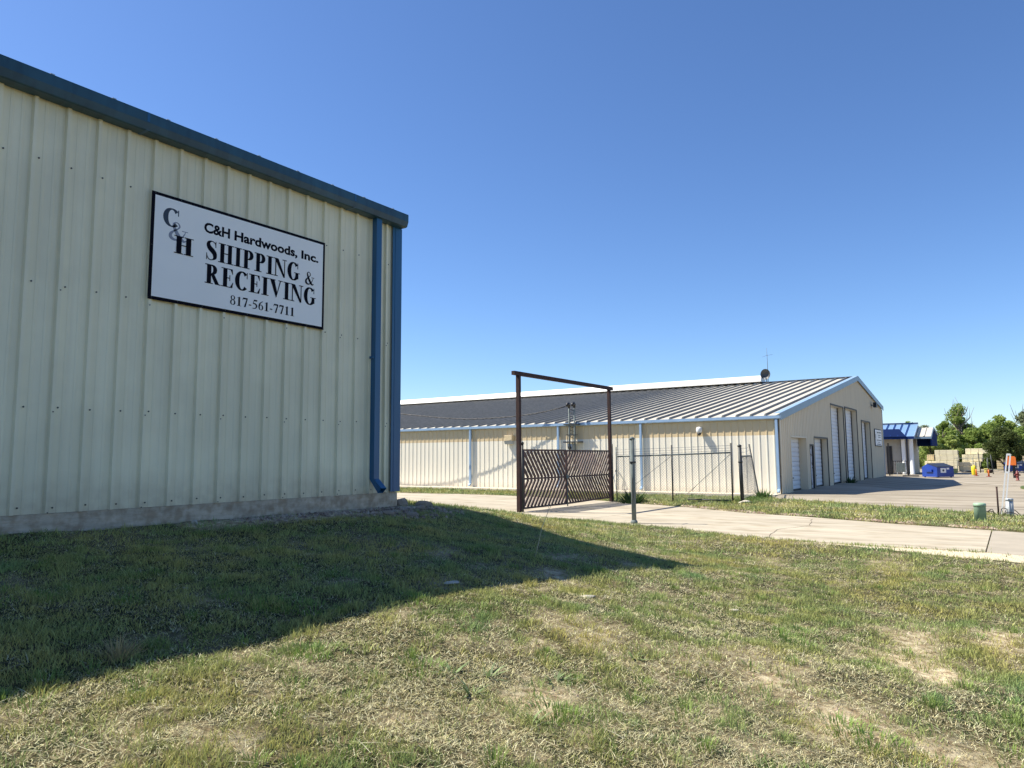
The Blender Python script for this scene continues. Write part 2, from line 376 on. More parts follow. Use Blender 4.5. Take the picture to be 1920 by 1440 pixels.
def soil_material():
    m = bpy.data.materials.new('lawn_soil'); m.use_nodes = True; nt = m.node_tree; b = nt.nodes['Principled BSDF']
    b.inputs['Roughness'].default_value = 0.95; b.inputs['Specular IOR Level'].default_value = 0.15
    g = nt.nodes.new('ShaderNodeNewGeometry')
    def noise(sc, det=6):
        n = nt.nodes.new('ShaderNodeTexNoise'); n.inputs['Scale'].default_value = sc; n.inputs['Detail'].default_value = det
        nt.links.new(g.outputs['Position'], n.inputs['Vector']); return n.outputs['Fac']
    def ramp(src, els):
        r = nt.nodes.new('ShaderNodeValToRGB'); nt.links.new(src, r.inputs[0])
        while len(r.color_ramp.elements) < len(els): r.color_ramp.elements.new(0.5)
        for e, (p, c) in zip(r.color_ramp.elements, els): e.position = p; e.color = (*c, 1)
        return r.outputs[0]
    grassy = ramp(noise(22, 8), [(0.3, (0.012, 0.015, 0.006)), (0.48, (0.035, 0.037, 0.014)), (0.62, (0.12, 0.095, 0.05))])
    soil = ramp(noise(14, 8), [(0.3, (0.22, 0.15, 0.09)), (0.46, (0.42, 0.33, 0.20)), (0.62, (0.64, 0.55, 0.37))])
    at = nt.nodes.new('ShaderNodeAttribute'); at.attribute_name = 'bare'
    mx = nt.nodes.new('ShaderNodeMix'); mx.data_type = 'RGBA'
    nt.links.new(at.outputs['Fac'], mx.inputs[0]); nt.links.new(grassy, mx.inputs[6]); nt.links.new(soil, mx.inputs[7])
    peb = ramp(noise(90, 5), [(0.35, (0.36, 0.29, 0.18)), (0.5, (0.62, 0.53, 0.37)), (0.65, (0.80, 0.72, 0.55))])
    a2 = nt.nodes.new('ShaderNodeAttribute'); a2.attribute_name = 'gravel'
    m3 = nt.nodes.new('ShaderNodeMix'); m3.data_type = 'RGBA'
    nt.links.new(a2.outputs['Fac'], m3.inputs[0]); nt.links.new(mx.outputs[2], m3.inputs[6]); nt.links.new(peb, m3.inputs[7])
    nt.links.new(m3.outputs[2], b.inputs['Base Color'])
    bp = nt.nodes.new('ShaderNodeBump'); bp.inputs['Strength'].default_value = 0.9; bp.inputs['Distance'].default_value = 0.012
    nt.links.new(noise(70, 8), bp.inputs['Height']); nt.links.new(bp.outputs[0], b.inputs['Normal'])
    return m
M['soil'] = soil_material()
gm = mesh_np('ground', v, f, [M['soil']])
bv = bare(GX, GY).reshape(-1)
near_wall = np.clip(1 - np.abs(GY - 7.5) / 0.4, 0, 1) * (GX > 4.5) * (GX < 9.2)
bv = np.clip(bv + near_wall.reshape(-1) * 0.9, 0, 1)
att = gm.attributes.new('bare', 'FLOAT', 'POINT'); att.data.foreach_set('value', bv.astype(np.float32))
gvv = np.clip((sdist(GX, GY, GRAVEL) + (fbm(GX, GY, 3.0, 1, 3) - .45) * .5) * 8, 0, 1).reshape(-1)
att = gm.attributes.new('gravel', 'FLOAT', 'POINT'); att.data.foreach_set('value', gvv.astype(np.float32))
go = bpy.data.objects.new('ground', gm); COL.objects.link(go); tag(go, kind='structure')

def slab(name, pts, z, m, depth=0.3):
    mb = MB(); n = len(pts)
    a = sum(pts[i][0] * pts[(i + 1) % n][1] - pts[(i + 1) % n][0] * pts[i][1] for i in range(n))
    if a < 0: pts = pts[::-1]
    mb.poly([(x, y, z) for x, y in pts])
    mb.quadstrip([(x, y, z - depth) for x, y in pts], [(x, y, z) for x, y in pts], close=True)
    return tag(mb.build(name, m), kind='structure')
def densify(pts, k=4):
    return pts
slab('driveway', DRIVE, 0.012, M['concrete'])
slab('driveway_slab', DRIVE2, 0.008, M['concrete_new'])
slab('concrete_yard', [(31.6, 8.3)] + APRON[1:9] + [(33, -60), (33, 9), (31.6, 9)], 0.0, M['apron'], 0.35)
def yard_far():
    mb = MB(); X = list(np.arange(33, 62, 1.0)); Y = list(np.arange(-60, -6, 6.0)) + list(np.arange(-6, 9.01, .5))
    for a_, b_ in zip(X[:-1], X[1:]): mb.quadstrip([(a_, y, float(pave_z(a_, y))) for y in Y], [(b_, y, float(pave_z(b_, y))) for y in Y], smooth=True)
    X = list(np.arange(61, 66, .5)) + list(np.arange(66, 113, 6.0)); Y = Y + [12, 18, 24]
    for a_, b_ in zip(X[:-1], X[1:]): mb.quadstrip([(a_, y, float(pave_z(a_, y))) for y in Y], [(b_, y, float(pave_z(b_, y))) for y in Y], smooth=True)
    return mb
tag(yard_far().build('concrete_yard', M['apron']), kind='structure')
slab('concrete_strip', [(30.25, 8.03), (31.9, 8.03), (31.9, 70), (30.25, 70)], 0.012, M['curb'])
M['gravel'] = mat('pea_gravel', (0.62, 0.53, 0.37), 0.9, var=0.45, scale=60, bump=1.0, bscale=70)
kb = MB(); kp = [(52.0, -0.2), (55.5, 1.7), (61.5, 3.95), (69.5, 7.2)]
kb.quadstrip([(x, y, float(pave_z(x, y)) + .012) for x, y in kp], [(x + .2, y + .9, float(pave_z(x, y)) + .012) for x, y in kp])
tag(kb.build('pavement', M['concrete_new']), kind='structure')
def crack(pts, label):
    mb = MB(); w = .006; rr_ = random.Random(len(pts)); P = []
    for a, b in zip(pts[:-1], pts[1:]):
        for j in range(6): t = j / 6; P.append((a[0] + (b[0] - a[0]) * t + rr_.uniform(-.03, .03), a[1] + (b[1] - a[1]) * t + rr_.uniform(-.03, .03)))
    mb.quadstrip([(x - w, y - w, .0165) for x, y in P], [(x + w, y + w, .0165) for x, y in P]); return mb
cm = crack([(14.3, 4.0), (16.2, 4.3), (17.4, 3.9), (19.6, 4.3)], 0); c2 = crack([(16.0, 9.2), (18.6, 8.9), (21.9, 8.7)], 0)
M['crack'] = mat('crack_dirt', (0.12, 0.09, 0.06), 0.95, var=0.4, scale=20)
for c_ in (cm, c2): tag(c_.build('driveway_crack', M['crack']), kind='structure')
# raised grass island at the right edge
isl = [(48.5 + 3.6 * math.cos(t), -3.0 + 2.8 * math.sin(t)) for t in np.linspace(0, 2 * math.pi, 28, endpoint=False)]
M['turf'] = mat('mown_turf', (0.10, 0.15, 0.045), 0.95, var=0.5, scale=9, bump=0.8, bscale=30)
slab('lawn_island', isl, -0.17, M['turf'])

# ------------------------------------------------------------------ grass
def blade_material():
    m = bpy.data.materials.new('grass_blades'); m.use_nodes = True; nt = m.node_tree; b = nt.nodes['Principled BSDF']
    at = nt.nodes.new('ShaderNodeAttribute'); at.attribute_name = 'tint'
    nt.links.new(at.outputs['Color'], b.inputs['Base Color']); b.inputs['Roughness'].default_value = 0.6
    b.inputs['Specular IOR Level'].default_value = 0.25
    tr = nt.nodes.new('ShaderNodeBsdfTranslucent'); nt.links.new(at.outputs['Color'], tr.inputs[0])
    mx = nt.nodes.new('ShaderNodeMixShader'); mx.inputs[0].default_value = 0.28
    out = nt.nodes['Material Output']
    nt.links.new(b.outputs[0], mx.inputs[1]); nt.links.new(tr.outputs[0], mx.inputs[2]); nt.links.new(mx.outputs[0], out.inputs[0])
    return m
M['blade'] = blade_material()

def blades(x, y, z, hgt, wid, lean, az, face, tint, segs=2):
    """curved tapered blades; returns verts, quads/tri as degenerate-free triangles, tint per vertex"""
    n = len(x)
    t = [0.0, 0.5, 1.0] if segs == 2 else [0.0, 1.0]
    dx, dy = np.cos(az), np.sin(az); wx, wy = np.cos(face), np.sin(face)
    V = []
    for k, tt in enumerate(t):
        out = hgt * np.sin(lean) * (tt ** 1.3); up = hgt * np.cos(lean) * (tt ** 0.85)
        cx, cy, cz = x + dx * out, y + dy * out, z + up
        if k == len(t) - 1: V.append(np.stack([cx, cy, cz], -1))
        else:
            w = wid * (0.5 if k == 0 else 0.42)
            V.append(np.stack([cx - wx * w, cy - wy * w, cz], -1)); V.append(np.stack([cx + wx * w, cy + wy * w, cz], -1))
    nv = len(V); P = np.stack(V, 1).reshape(-1, 3); base = np.arange(n)[:, None] * nv
    if segs == 2: T = np.concatenate([base + np.array([[0, 1, 3]]), base + np.array([[0, 3, 2]]), base + np.array([[2, 3, 4]])], 0)
    else: T = base + np.array([[0, 1, 2]])
    tint = np.repeat(tint, nv, 0)
    return P, T, tint

def tints(n, green, x, y, dark=1.0):
    """green fraction 0..1 per blade"""
    isg = rng.random(n) < green
    patch = fbm(x, y, 1.6, 1, 3)[:, None]
    g = np.array([[0.35, 0.38, 0.13]]) * (0.6 + 0.8 * rng.random((n, 1))) * np.array([[1, 1, 1]])
    g = g * (1 + (patch - 0.5) * np.array([[1.1, 0.4, 0.2]]))
    s = np.array([[0.90, 0.82, 0.49]]) * (0.25 + 0.9 * rng.random((n, 1)))
    s = s * (1 + (rng.random((n, 1)) - 0.5) * np.array([[0.1, 0.0, -0.25]]))
    c = np.where(isg[:, None], g, s)
    return isg, np.concatenate([np.clip(c, 0.005, 0.9), np.ones((n, 1))], 1)

def scatter(nmax, x0, x1, y0, y1, dens_fn):
    x = rng.uniform(x0, x1, nmax); y = rng.uniform(y0, y1, nmax)
    keep = rng.random(nmax) < dens_fn(x, y)
    return x[keep], y[keep]

def in_view(x, y):
    a = np.degrees(np.arctan2(y, x)); return (a > -9) & (a < 78)

def lawn_ok(x, y):
    ok = np.ones(x.shape, bool)
    edge = (fbm(x, y, 3.0, 1, 2) - 0.5) * 0.25
    for P in (DRIVE, DRIVE2, APRON): ok &= sdist(x, y, P) < 0.02 + edge * 0.5
    g = sdist(x, y, GRAVEL) + edge * 1.5
    ok &= (g < 0) | (rng.random(x.shape) < 0.03)
    ok &= ~((x < 8.12) & (y > 7.68)); ok &= ~((x > 30.2) & (y > 8.0)); ok &= x < 31
    return ok

parts_v, parts_t, parts_c = [], [], []; voff = 0
def add(P, T, C):
    global voff
    parts_v.append(P); parts_t.append(T + voff); parts_c.append(C); voff += len(P)

def lawn(r0, r1, per_m2, size, wide, segs):
    area = 0.5 * R(90) * (r1 * r1 - r0 * r0); n = int(area * per_m2)
    r = np.sqrt(rng.uniform(r0 * r0, r1 * r1, n)); a = R(-10) + rng.random(n) * R(90)
    x = r * np.cos(a); y = r * np.sin(a)
    k = lawn_ok(x, y); x, y = x[k], y[k]
    b = bare(x, y); wall = (np.abs(y - 7.45) < 0.3) & (x > 4.5) & (x < 9)
    keep = rng.random(len(x)) < (1 - 0.93 * b) * np.where(wall, 0.25, 1.0); x, y, b = x[keep], y[keep], b[keep]
    n = len(x)
    pn = fbm(x, y, 1.3, 3, 4); cl = fbm(x, y, 7.0, 0, 2)
    gfr = np.clip(0.34 + (pn - 0.48) * 2.0 + (cl - 0.5) * 1.5 - b * 0.25 + np.clip((x - 5) / 10, 0, 0.40), 0.12, 0.95)
    inshade = (y > 3.8) & (x < 9.5); gfr = np.where(inshade, np.clip(gfr + 0.48, 0, 0.97), gfr)  # lusher in the building's shadow; less pale straw also deepens shade by colour
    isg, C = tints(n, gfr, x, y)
    tall = 0.6 + 1.1 * np.clip((cl - 0.4) * 2.5, 0, 1)
    h = np.where(isg, size * (0.6 + 0.8 * rng.random(n)) * tall, size * (0.3 + 1.3 * rng.random(n) ** 1.6))
    lean = np.where(isg, R(12) + R(50) * rng.random(n), R(62) + R(27) * rng.random(n))
    az = rng.random(n) * 2 * math.pi; fc = rng.random(n) * math.pi
    w = wide * (0.6 + 0.8 * rng.random(n)) * np.where(isg, 1.0, 0.62)
    z = height(x, y) - 0.004 + np.where(isg, 0, rng.random(n) * 0.018)
    # lying straw needs its width across its length
    fc = np.where(isg, fc, az + math.pi / 2)
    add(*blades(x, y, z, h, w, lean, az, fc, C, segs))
lawn(1.6, 4.5, 12500, 0.034, 0.0034, 2)
lawn(4.5, 7.5, 7500, 0.036, 0.0046, 2)
lawn(7.5, 12.0, 3600, 0.042, 0.0070, 1)
lawn(12.0, 19.0, 1200, 0.055, 0.0130, 1)
lawn(19.0, 33.0, 500, 0.080, 0.026, 1)
lawn(33.0, 62.0, 200, 0.11, 0.045, 1)
# a few ragged green clumps and weeds
def clump(cx, cy, rad, n, h, w, col, spread=R(55), lo=0):
    a = rng.random(n) * 2 * math.pi; r = rad * np.sqrt(rng.random(n)); x = cx + r * np.cos(a); y = cy + r * np.sin(a)
    hh = h * (0.5 + 0.6 * rng.random(n)); lean = lo + (r / rad) * spread * (0.6 + 0.6 * rng.random(n))
    C = np.concatenate([np.clip(np.array([col]) * (0.6 + 0.8 * rng.random((n, 1))), 0, 1), np.ones((n, 1))], 1)
    add(*blades(x, y, height(x, y) - 0.005, hh, np.full(n, w), lean, a + rng.normal(0, 0.4, n), a + math.pi / 2, C, 2))
for k in range(330):
    rr = 2.2 + 10 * rng.random() ** 0.9; aa = R(-4) + rng.random() * R(76); cx, cy = rr * math.cos(aa), rr * math.sin(aa)
    if cy > 7.4: continue
    clump(cx, cy, 0.05 + 0.09 * rng.random(), int(40 + 60 * rng.random()), 0.045 + 0.035 * rng.random(), 0.0045, (0.20, 0.28, 0.07))
for (cx, cy) in [(3.44, 4.34), (3.55, 4.2), (3.3, 4.45), (3.0, 3.5), (2.9, 3.55), (3.25, 2.9), (4.3, 3.9), (6.2, 1.6), (6.35, 1.7), (6.1, 1.45), (6.5, 1.55), (4.35, 0.85), (4.25, 0.7), (3.3, 2.0), (7.2, 3.9)]:
    clump(cx, cy, 0.17, 190, 0.062, 0.005, (0.19, 0.29, 0.07))
# thatch: small heaps of combed dry straw, and long stray stems
for k in range(260):
    rr = 2.2 + 7 * rng.random(); aa = R(-4) + rng.random() * R(76); cx, cy = rr * math.cos(aa), rr * math.sin(aa)
    if cy > 7.4: continue
    clump(cx, cy, 0.07 + .1 * rng.random(), int(50 + 60 * rng.random()), 0.05, 0.0032, [(0.62, 0.54, 0.30), (0.34, 0.25, 0.15), (0.72, 0.68, 0.42)][k % 3], R(75), R(50))
n_ = 900; rr = 2.2 + 7 * rng.random(n_); aa = R(-6) + rng.random(n_) * R(80); x_ = rr * np.cos(aa); y_ = rr * np.sin(aa); ok_ = y_ < 7.4; x_, y_ = x_[ok_], y_[ok_]; n_ = len(x_); az_ = rng.random(n_) * 6.283
add(*blades(x_, y_, height(x_, y_) + .012, .06 + .12 * rng.random(n_), np.full(n_, .0032), R(78) + R(10) * rng.random(n_), az_, az_ + math.pi / 2, np.concatenate([np.array([[0.80, 0.76, 0.55]]) * (0.5 + .5 * rng.random((n_, 1))), np.ones((n_, 1))], 1), 2))
# broad flat rosette weeds
for (cx, cy) in [(3.35, 2.75), (3.5, 2.6), (3.75, 2.3), (3.2, 2.5), (3.1, 2.05), (4.6, 2.2)]:
    clump(cx, cy, 0.05, 26, 0.13, 0.017, (0.20, 0.27, 0.12), R(80), R(35))
# taller grass along slab edges and the mound crest
for k in range(200):
    i = rng.choice(6, p=np.array([.08, .2, .17, .15, .24, .16])); p = DRIVE[i]; q = DRIVE[i + 1]; t = rng.random()
    clump(p[0] + (q[0] - p[0]) * t - 0.05 - 0.1 * rng.random(), p[1] + (q[1] - p[1]) * t, 0.09, 8, 0.075, 0.009, (0.26, 0.31, 0.10))
for k in range(420):
    t = rng.random(); clump(8.6 + 6.4 * t + rng.normal(0, .3), 8.2 + 1.2 * rng.random(), 0.1, 16, 0.13, 0.009, (0.12, 0.18, 0.05))
for k in range(120):
    t = rng.random(); clump(24.3 + rng.normal(0, .5) + 5.2 * t, 7.6 + 0.9 * t + rng.normal(0, .3), 0.15, 12, 0.17, 0.018, (0.10, 0.17, 0.04))
for k in range(220):
    clump(29.2 + .8 * rng.random(), 8.6 + rng.random() * 26, 0.12, 8, 0.11, 0.03, (0.13, 0.2, 0.05))
V = np.concatenate(parts_v); T = np.concatenate(parts_t); C = np.concatenate(parts_c)
gme = mesh_np('grass', V, T, [M['blade']], smooth=False)
ca = gme.color_attributes.new('tint', 'FLOAT_COLOR', 'POINT'); ca.data.foreach_set('color', C.astype(np.float32).ravel())
gro = bpy.data.objects.new('grass', gme); COL.objects.link(gro)
tag(gro, 'short patchy lawn of green blades and dry straw on the sloping ground', 'grass', kind='stuff')

def standalone_clump(name, label, cat, cx, cy, rad, n, h, w, col, spread=R(55), lo=0, group=None):
    global parts_v, parts_t, parts_c, voff
    sv = (parts_v, parts_t, parts_c, voff); parts_v, parts_t, parts_c, voff = [], [], [], 0
    clump(cx, cy, rad, n, h, w, col, spread, lo)
    V = np.concatenate(parts_v); T = np.concatenate(parts_t); C = np.concatenate(parts_c)
    parts_v, parts_t, parts_c, voff = sv
    org = np.array([cx, cy, float(height(cx, cy))])
    me = mesh_np(name, V - org, T, [M['blade']], False); ca = me.color_attributes.new('tint', 'FLOAT_COLOR', 'POINT'); ca.data.foreach_set('color', C.astype(np.float32).ravel())
    o = bpy.data.objects.new(name, me); COL.objects.link(o); o.location = org
    return tag(o, label, cat, group)
standalone_clump('grass_tuft', 'straw coloured bunch grass tuft in the deep shade of the near building', 'grass tuft', 2.13, 4.11, 0.09, 150, 0.15, 0.004, (0.40, 0.33, 0.17), R(75))
standalone_clump('weed', 'dark leafy weed at the foot of the right rusty gate post', 'weed', 23.0, 10.9, 0.35, 160, 0.5, 0.05, (0.05, 0.10, 0.03), R(60))
standalone_clump('weed', 'tall green weed against the leaning steel post', 'weed', 29.5, 8.3, 0.3, 110, 0.42, 0.035, (0.10, 0.17, 0.05), R(45))
standalone_clump('weed', 'small green weed in the doorway between the two tallest roller doors', 'weed', 45.7, 7.85, 0.25, 90, 0.55, 0.05, (0.04, 0.09, 0.03), R(60))
# stalk
sb = MB(); x0, y0 = 6.94, 4.5; z0 = float(height(x0, y0))
sb.tube([(x0, y0, z0), (x0 + 0.03, y0 - 0.02, z0 + 0.12), (x0 + 0.16, y0 - 0.0, z0 + 0.33), (x0 + 0.3, y0 + 0.0, z0 + 0.50), (x0 + 0.33, y0 - 0.05, z0 + 0.62), (x0 + 0.37, y0 - 0.12, z0 + 0.60)], [0.005, 0.004, 0.004, 0.003, 0.003, 0.002], 5)
sb.tube([(x0 + 0.29, y0, z0 + 0.49), (x0 + 0.36, y0 + 0.03, z0 + 0.60)], 0.002, 4)
M['straw'] = mat('dry_stalk', (0.5, 0.45, 0.3), 0.8, var=0.3, scale=20)
tag(sb.build('dry_stalk', M['straw']), 'thin dry plant stalk standing up out of the shaded slope', 'plant stalk')

# ------------------------------------------------------------------ rocks
def rock(name, label, x, y, s, m, group=None, seed=0, flat=0.55, dz=0.0):
    bm = bmesh.new(); bmesh.ops.create_icosphere(bm, subdivisions=2, radius=1.0)
    r = random.Random(seed)
    planes = [(Vector((r.gauss(0, 1), r.gauss(0, 1), r.gauss(0, 1))).normalized(), r.uniform(0.55, 0.85)) for _ in range(9)]
    for v in bm.verts:
        p = v.co.copy()
        for n, d in planes:
            e = p.dot(n) - d
            if e > 0: p -= n * e
        v.co = Vector((p.x * s * r.uniform(0.97, 1.03), p.y * s * 0.8, p.z * s * flat))
    me = bpy.data.meshes.new(name); bm.to_mesh(me); bm.free(); me.materials.append(m)
    o = bpy.data.objects.new(name, me); COL.objects.link(o); o.location = (x, y, float(height(x, y)) + s * flat * 0.25 + dz); o.rotation_euler = (0, 0, r.random() * 6)
    return tag(o, label, 'rock', group)
rock('rock', 'smooth tan boulder lying just past the building corner', 8.72, 7.75, 0.16, M['rock'], seed=1, flat=0.5)
rock('rock', 'grey angular rock below the blue downspout, leftmost of the rubble', 7.3, 7.12, 0.10, M['rock'], seed=2)
rock('rock', 'grey angular rock below the corner trim, nearest the camera in the rubble', 7.62, 6.98, 0.10, M['rock'], seed=3)
rock('rock', 'brown rock wedged between the foundation corner and the tan boulder', 8.3, 7.45, 0.09, M['rock'], seed=4)
rock('rock', 'pale block at the broken end of the foundation', 8.22, 7.75, 0.13, M['rock'], seed=5, flat=0.9)
rock('rock', 'small white stones against the middle of the foundation', 4.72, 7.6, 0.045, M['pale_rock'], seed=6, flat=0.8)
rock('rock', 'flat white limestone lying in the sunny grass in front of the shadow', 5.93, 3.30, 0.11, M['pale_rock'], seed=7, flat=0.16, dz=0.0)
rock('rock', 'flat pale stone at the edge of the building shadow', 5.02, 4.13, 0.09, M['pale_rock'], seed=8, flat=0.2, dz=0.0)
rock('rock', 'chalky stone in the sunny grass to the right of centre', 6.9, 2.25, 0.06, M['pale_rock'], seed=9, flat=0.25, dz=0.0)
rock('rock', 'white pebble alone in the dark shaded lawn', 3.08, 5.05, 0.022, M['pale_rock'], seed=10, dz=0.01)
rock('rock', 'concrete lump at the base of the galvanised post by the leaning post', 24.25, 7.4, 0.28, M['pale_rock'], seed=12, flat=0.35)
# the uncountable rest: chips and clods
pb = MB(); pr = random.Random(3)
def chip(x, y, s):
    z = float(height(np.array([x]), np.array([y]))[0]); i = len(pb.v); k = 5; a0 = pr.random() * 6
    pb.v += [(x + s * math.cos(a0 + j * 6.283 / k) * pr.uniform(.6, 1), y + s * math.sin(a0 + j * 6.283 / k) * pr.uniform(.6, 1), z - 0.005) for j in range(k)]
    pb.v.append((x + s * .1, y, z + s * pr.uniform(.4, .8)))
    for j in range(k): pb.f.append((i + j, i + (j + 1) % k, i + k)); pb.sm.append(False)
for _ in range(900):
    x = pr.uniform(5.2, 9.3); y = 7.66 - abs(pr.gauss(0, 0.22)) - (0.25 if x > 8 else 0) * pr.random(); chip(x, y, pr.uniform(0.012, 0.045))
for _ in range(300):
    x = pr.gauss(7.7, .5); y = pr.gauss(7.25, .2); chip(x, min(y, 7.62) if x < 8.15 else y, pr.uniform(0.02, 0.06))
for (cx, cy, rx, ry) in BARE:
    for _ in range(28): chip(pr.gauss(cx, rx * .5), pr.gauss(cy, ry * .6), pr.uniform(0.006, 0.02))
M['clod'] = mat('soil_chips', (0.42, 0.34, 0.26), 0.95, scale=7, col2=(0.16, 0.10, 0.07), contrast=(0.4, 0.6))
tag(pb.build('rubble', M['clod']), 'loose brown soil clods and stone chips along the foundation and bare patches', 'rubble', kind='stuff')
# soil lip along the far driveway edge
pb = MB()
edge = [(23.3, 11.3), (21.75, 8.2), (20.5, 6.2), (20.1, 4.7), (18.9, 2.1), (18.4, 0.4), (18.2, -1.5)]
for _ in range(1500):
    i = pr.randrange(len(edge) - 1); t = pr.random(); p, q = edge[i], edge[i + 1]
    w = max(0, math.sin(7 * (i + t)) * .5 + .45)
    if pr.random() > w: continue
    chip(p[0] + (q[0] - p[0]) * t + abs(pr.gauss(0.04, .12)), p[1] + (q[1] - p[1]) * t, pr.uniform(0.02, 0.07))
tag(pb.build('soil_lip', M['clod']), 'crumbly reddish soil exposed along the far edge of the driveway', 'soil', kind='stuff')

# ------------------------------------------------------------------ panel walls
def rib_profile(u0, u1, first, pitch, hgt, base=0.085, top=0.032, minor=True, mh=0.0045):
    """list of (u, outward offset)"""
    pts = []; k = math.ceil((u0 - first - pitch) / pitch)
    while True:
        c = first + k * pitch; k += 1
        if c - pitch > u1: break
        pts += [(c - base / 2, 0), (c - top / 2, hgt), (c + top / 2, hgt), (c + base / 2, 0)]
        if minor:
            for q in (0.34, 0.66):
                m = c + pitch * q; pts += [(m - 0.018, 0), (m - 0.010, mh), (m + 0.010, mh), (m + 0.018, 0)]
    pts = [p for p in pts if u0 < p[0] < u1]
    return [(u0, 0)] + pts + [(u1, 0)]

# ------------------------------------------------------------------ near building
nb = empty('steel_building', (8.1, 7.72, 0)); O = Vector((8.1, 7.72, 0))
tag(nb, 'big beige ribbed metal building with dark teal gutter filling the left side', 'building')
def nbuild(mb, name, m, parent=None, **k):
    p = parent or nb
    o = mb.build(name, m, None, **k); o.parent = p
    o.data.transform(Matrix.Translation(-O)) if True else None
    return o
YW = 7.752
prof = rib_profile(-9.0, 7.98, 4.16, 0.3048, 0.036, base=0.060, top=0.034)
mb = MB(); mb.quadstrip([(u, YW - d, 1.09) for u, d in prof], [(u, YW - d, 5.32) for u, d in prof])
wall_mb = mb
mb = MB(); pr2 = rib_profile(7.76, 24.0, 7.9, 0.3048, 0.034, minor=False)
mb.quadstrip([(8.09 + d, u, 1.09) for u, d in pr2], [(8.09 + d, u, 5.32 + (u - 7.7) * 0.083 if u < 15.9 else 6.0 - (u - 15.9) * 0.083) for u, d in pr2])
mb.quadstrip([(-9, 24, 1.09), (8.09, 24, 1.09)], [(-9, 24, 5.3), (8.09, 24, 5.3)]); mb.quadstrip([(-9, 7.76, 1.09), (-9, 24, 1.09)], [(-9, 7.76, 5.3), (-9, 24, 5.3)])
nbuild(mb, 'end_wall', M['panel'])
mb = MB(); mb.box(-9.2, 8.10, 7.735, 24, -0.3, 1.088)
fo = nbuild(mb, 'foundation', M['found'])
mb = MB(); mb.prism([(-9.3, 7.62, 5.39), (-9.3, 15.9, 6.08), (-9.3, 24.2, 5.39), (-9.3, 24.2, 5.36), (-9.3, 15.9, 6.05), (-9.3, 7.62, 5.36)], (17.42, 0, 0))
for k in range(29): mb.box(-9.0 + k * .6, -8.96 + k * .6, 7.6, 7.64, 5.38, 5.42)
rf = nbuild(mb, 'roof', M['roof_near'])
mb = MB()
gp = [(7.60, 5.385), (7.55, 5.385), (7.548, 5.365), (7.548, 5.27), (7.575, 5.195), (7.60, 5.188), (7.735, 5.188), (7.735, 5.2), (7.61, 5.2), (7.585, 5.21), (7.56, 5.275), (7.56, 5.37)]
mb.prism([(-9.3, y, z) for y, z in gp], (17.40, 0, 0))
mb.prism([(8.101, y, z) for y, z in [(7.548, 5.386), (7.548, 5.27), (7.575, 5.195), (7.60, 5.186), (7.74, 5.186), (7.74, 5.386)]], (0.004, 0, 0))
mb.use(M['blue'])
for x in (-5.2, -2.1, 0.9, 3.95, 6.98): mb.box(x, x + .03, 7.5455, 7.5475, 5.28, 5.384); mb.box(x, x + .03, 7.55, 7.74, 5.1845, 5.1875)
nbuild(mb, 'gutter', M['teal'])
mb = MB()
mb.box(7.5, 7.606, 7.622, 7.712, 1.30, 5.19)
# kick-out elbow at the foot
e = [(7.5, 7.622, 1.30), (7.606, 7.622, 1.30), (7.606, 7.712, 1.30), (7.5, 7.712, 1.30)]
e2 = [(7.5, 7.47, 1.17), (7.606, 7.47, 1.17), (7.606, 7.54, 1.10), (7.5, 7.54, 1.10)]
i = len(mb.v); mb.v += e + e2
for q in ((0, 1, 5, 4), (1, 2, 6, 5), (2, 3, 7, 6), (3, 0, 4, 7)): mb.f.append(tuple(i + k for k in q)); mb.sm.append(False)
for z in (1.36, 3.1, 4.35): mb.box(7.485, 7.621, 7.612, 7.716, z, z + 0.03) if z > 3.2 and z < 3 else None
ds = nbuild(mb, 'downspout', M['blue'])
mb = MB()
for z in (3.06,): mb.box(7.47, 7.499, 7.64, 7.716, z, z + 0.035)
nbuild(mb, 'strap', M['blue'], ds)
mb = MB(); mb.box(7.93, 8.128, 7.705, 7.716, 1.10, 5.186); mb.box(8.118, 8.128, 7.7161, 7.9, 1.10, 5.3); mb.box(7.98, 7.99, 7.70, 7.7049, 1.1, 5.186)
nbuild(mb, 'corner_trim', M['blue'])
mb = wall_mb
for k in range(-42, 13, 3):      # overlapping sheet edge beside every third rib
    u = 4.16 + k * .3048 - .042; mb.box(u - .0015, u + .0015, YW - .0035, YW + .001, 1.10, 5.3)
mb.use(M['screw']); srn = random.Random(2)
for z in (1.148, 2.12, 3.34, 4.575):
    k = -43
    while 4.16 + k * .3048 < 7.95:
        u = 4.16 + k * .3048 + 0.055 + srn.uniform(-.004, .004); zz = z + srn.uniform(-.008, .008)
        if not (4.05 < u < 6.65 and 3.3 < z < 4.6 and z < 4.5): mb.lathe((u, YW - 0.008, zz), [(0.009, 0), (0.009, 0.007), (0.005, 0.010)], 6, 'y')
        if k % 3 == 0 and z < 4: mb.lathe((u - 0.055, YW - 0.043, zz - 0.045), [(0.0065, 0), (0.0065, 0.008)], 6, 'y')
        k += 1
nbuild(mb, 'wall', M['panel'])

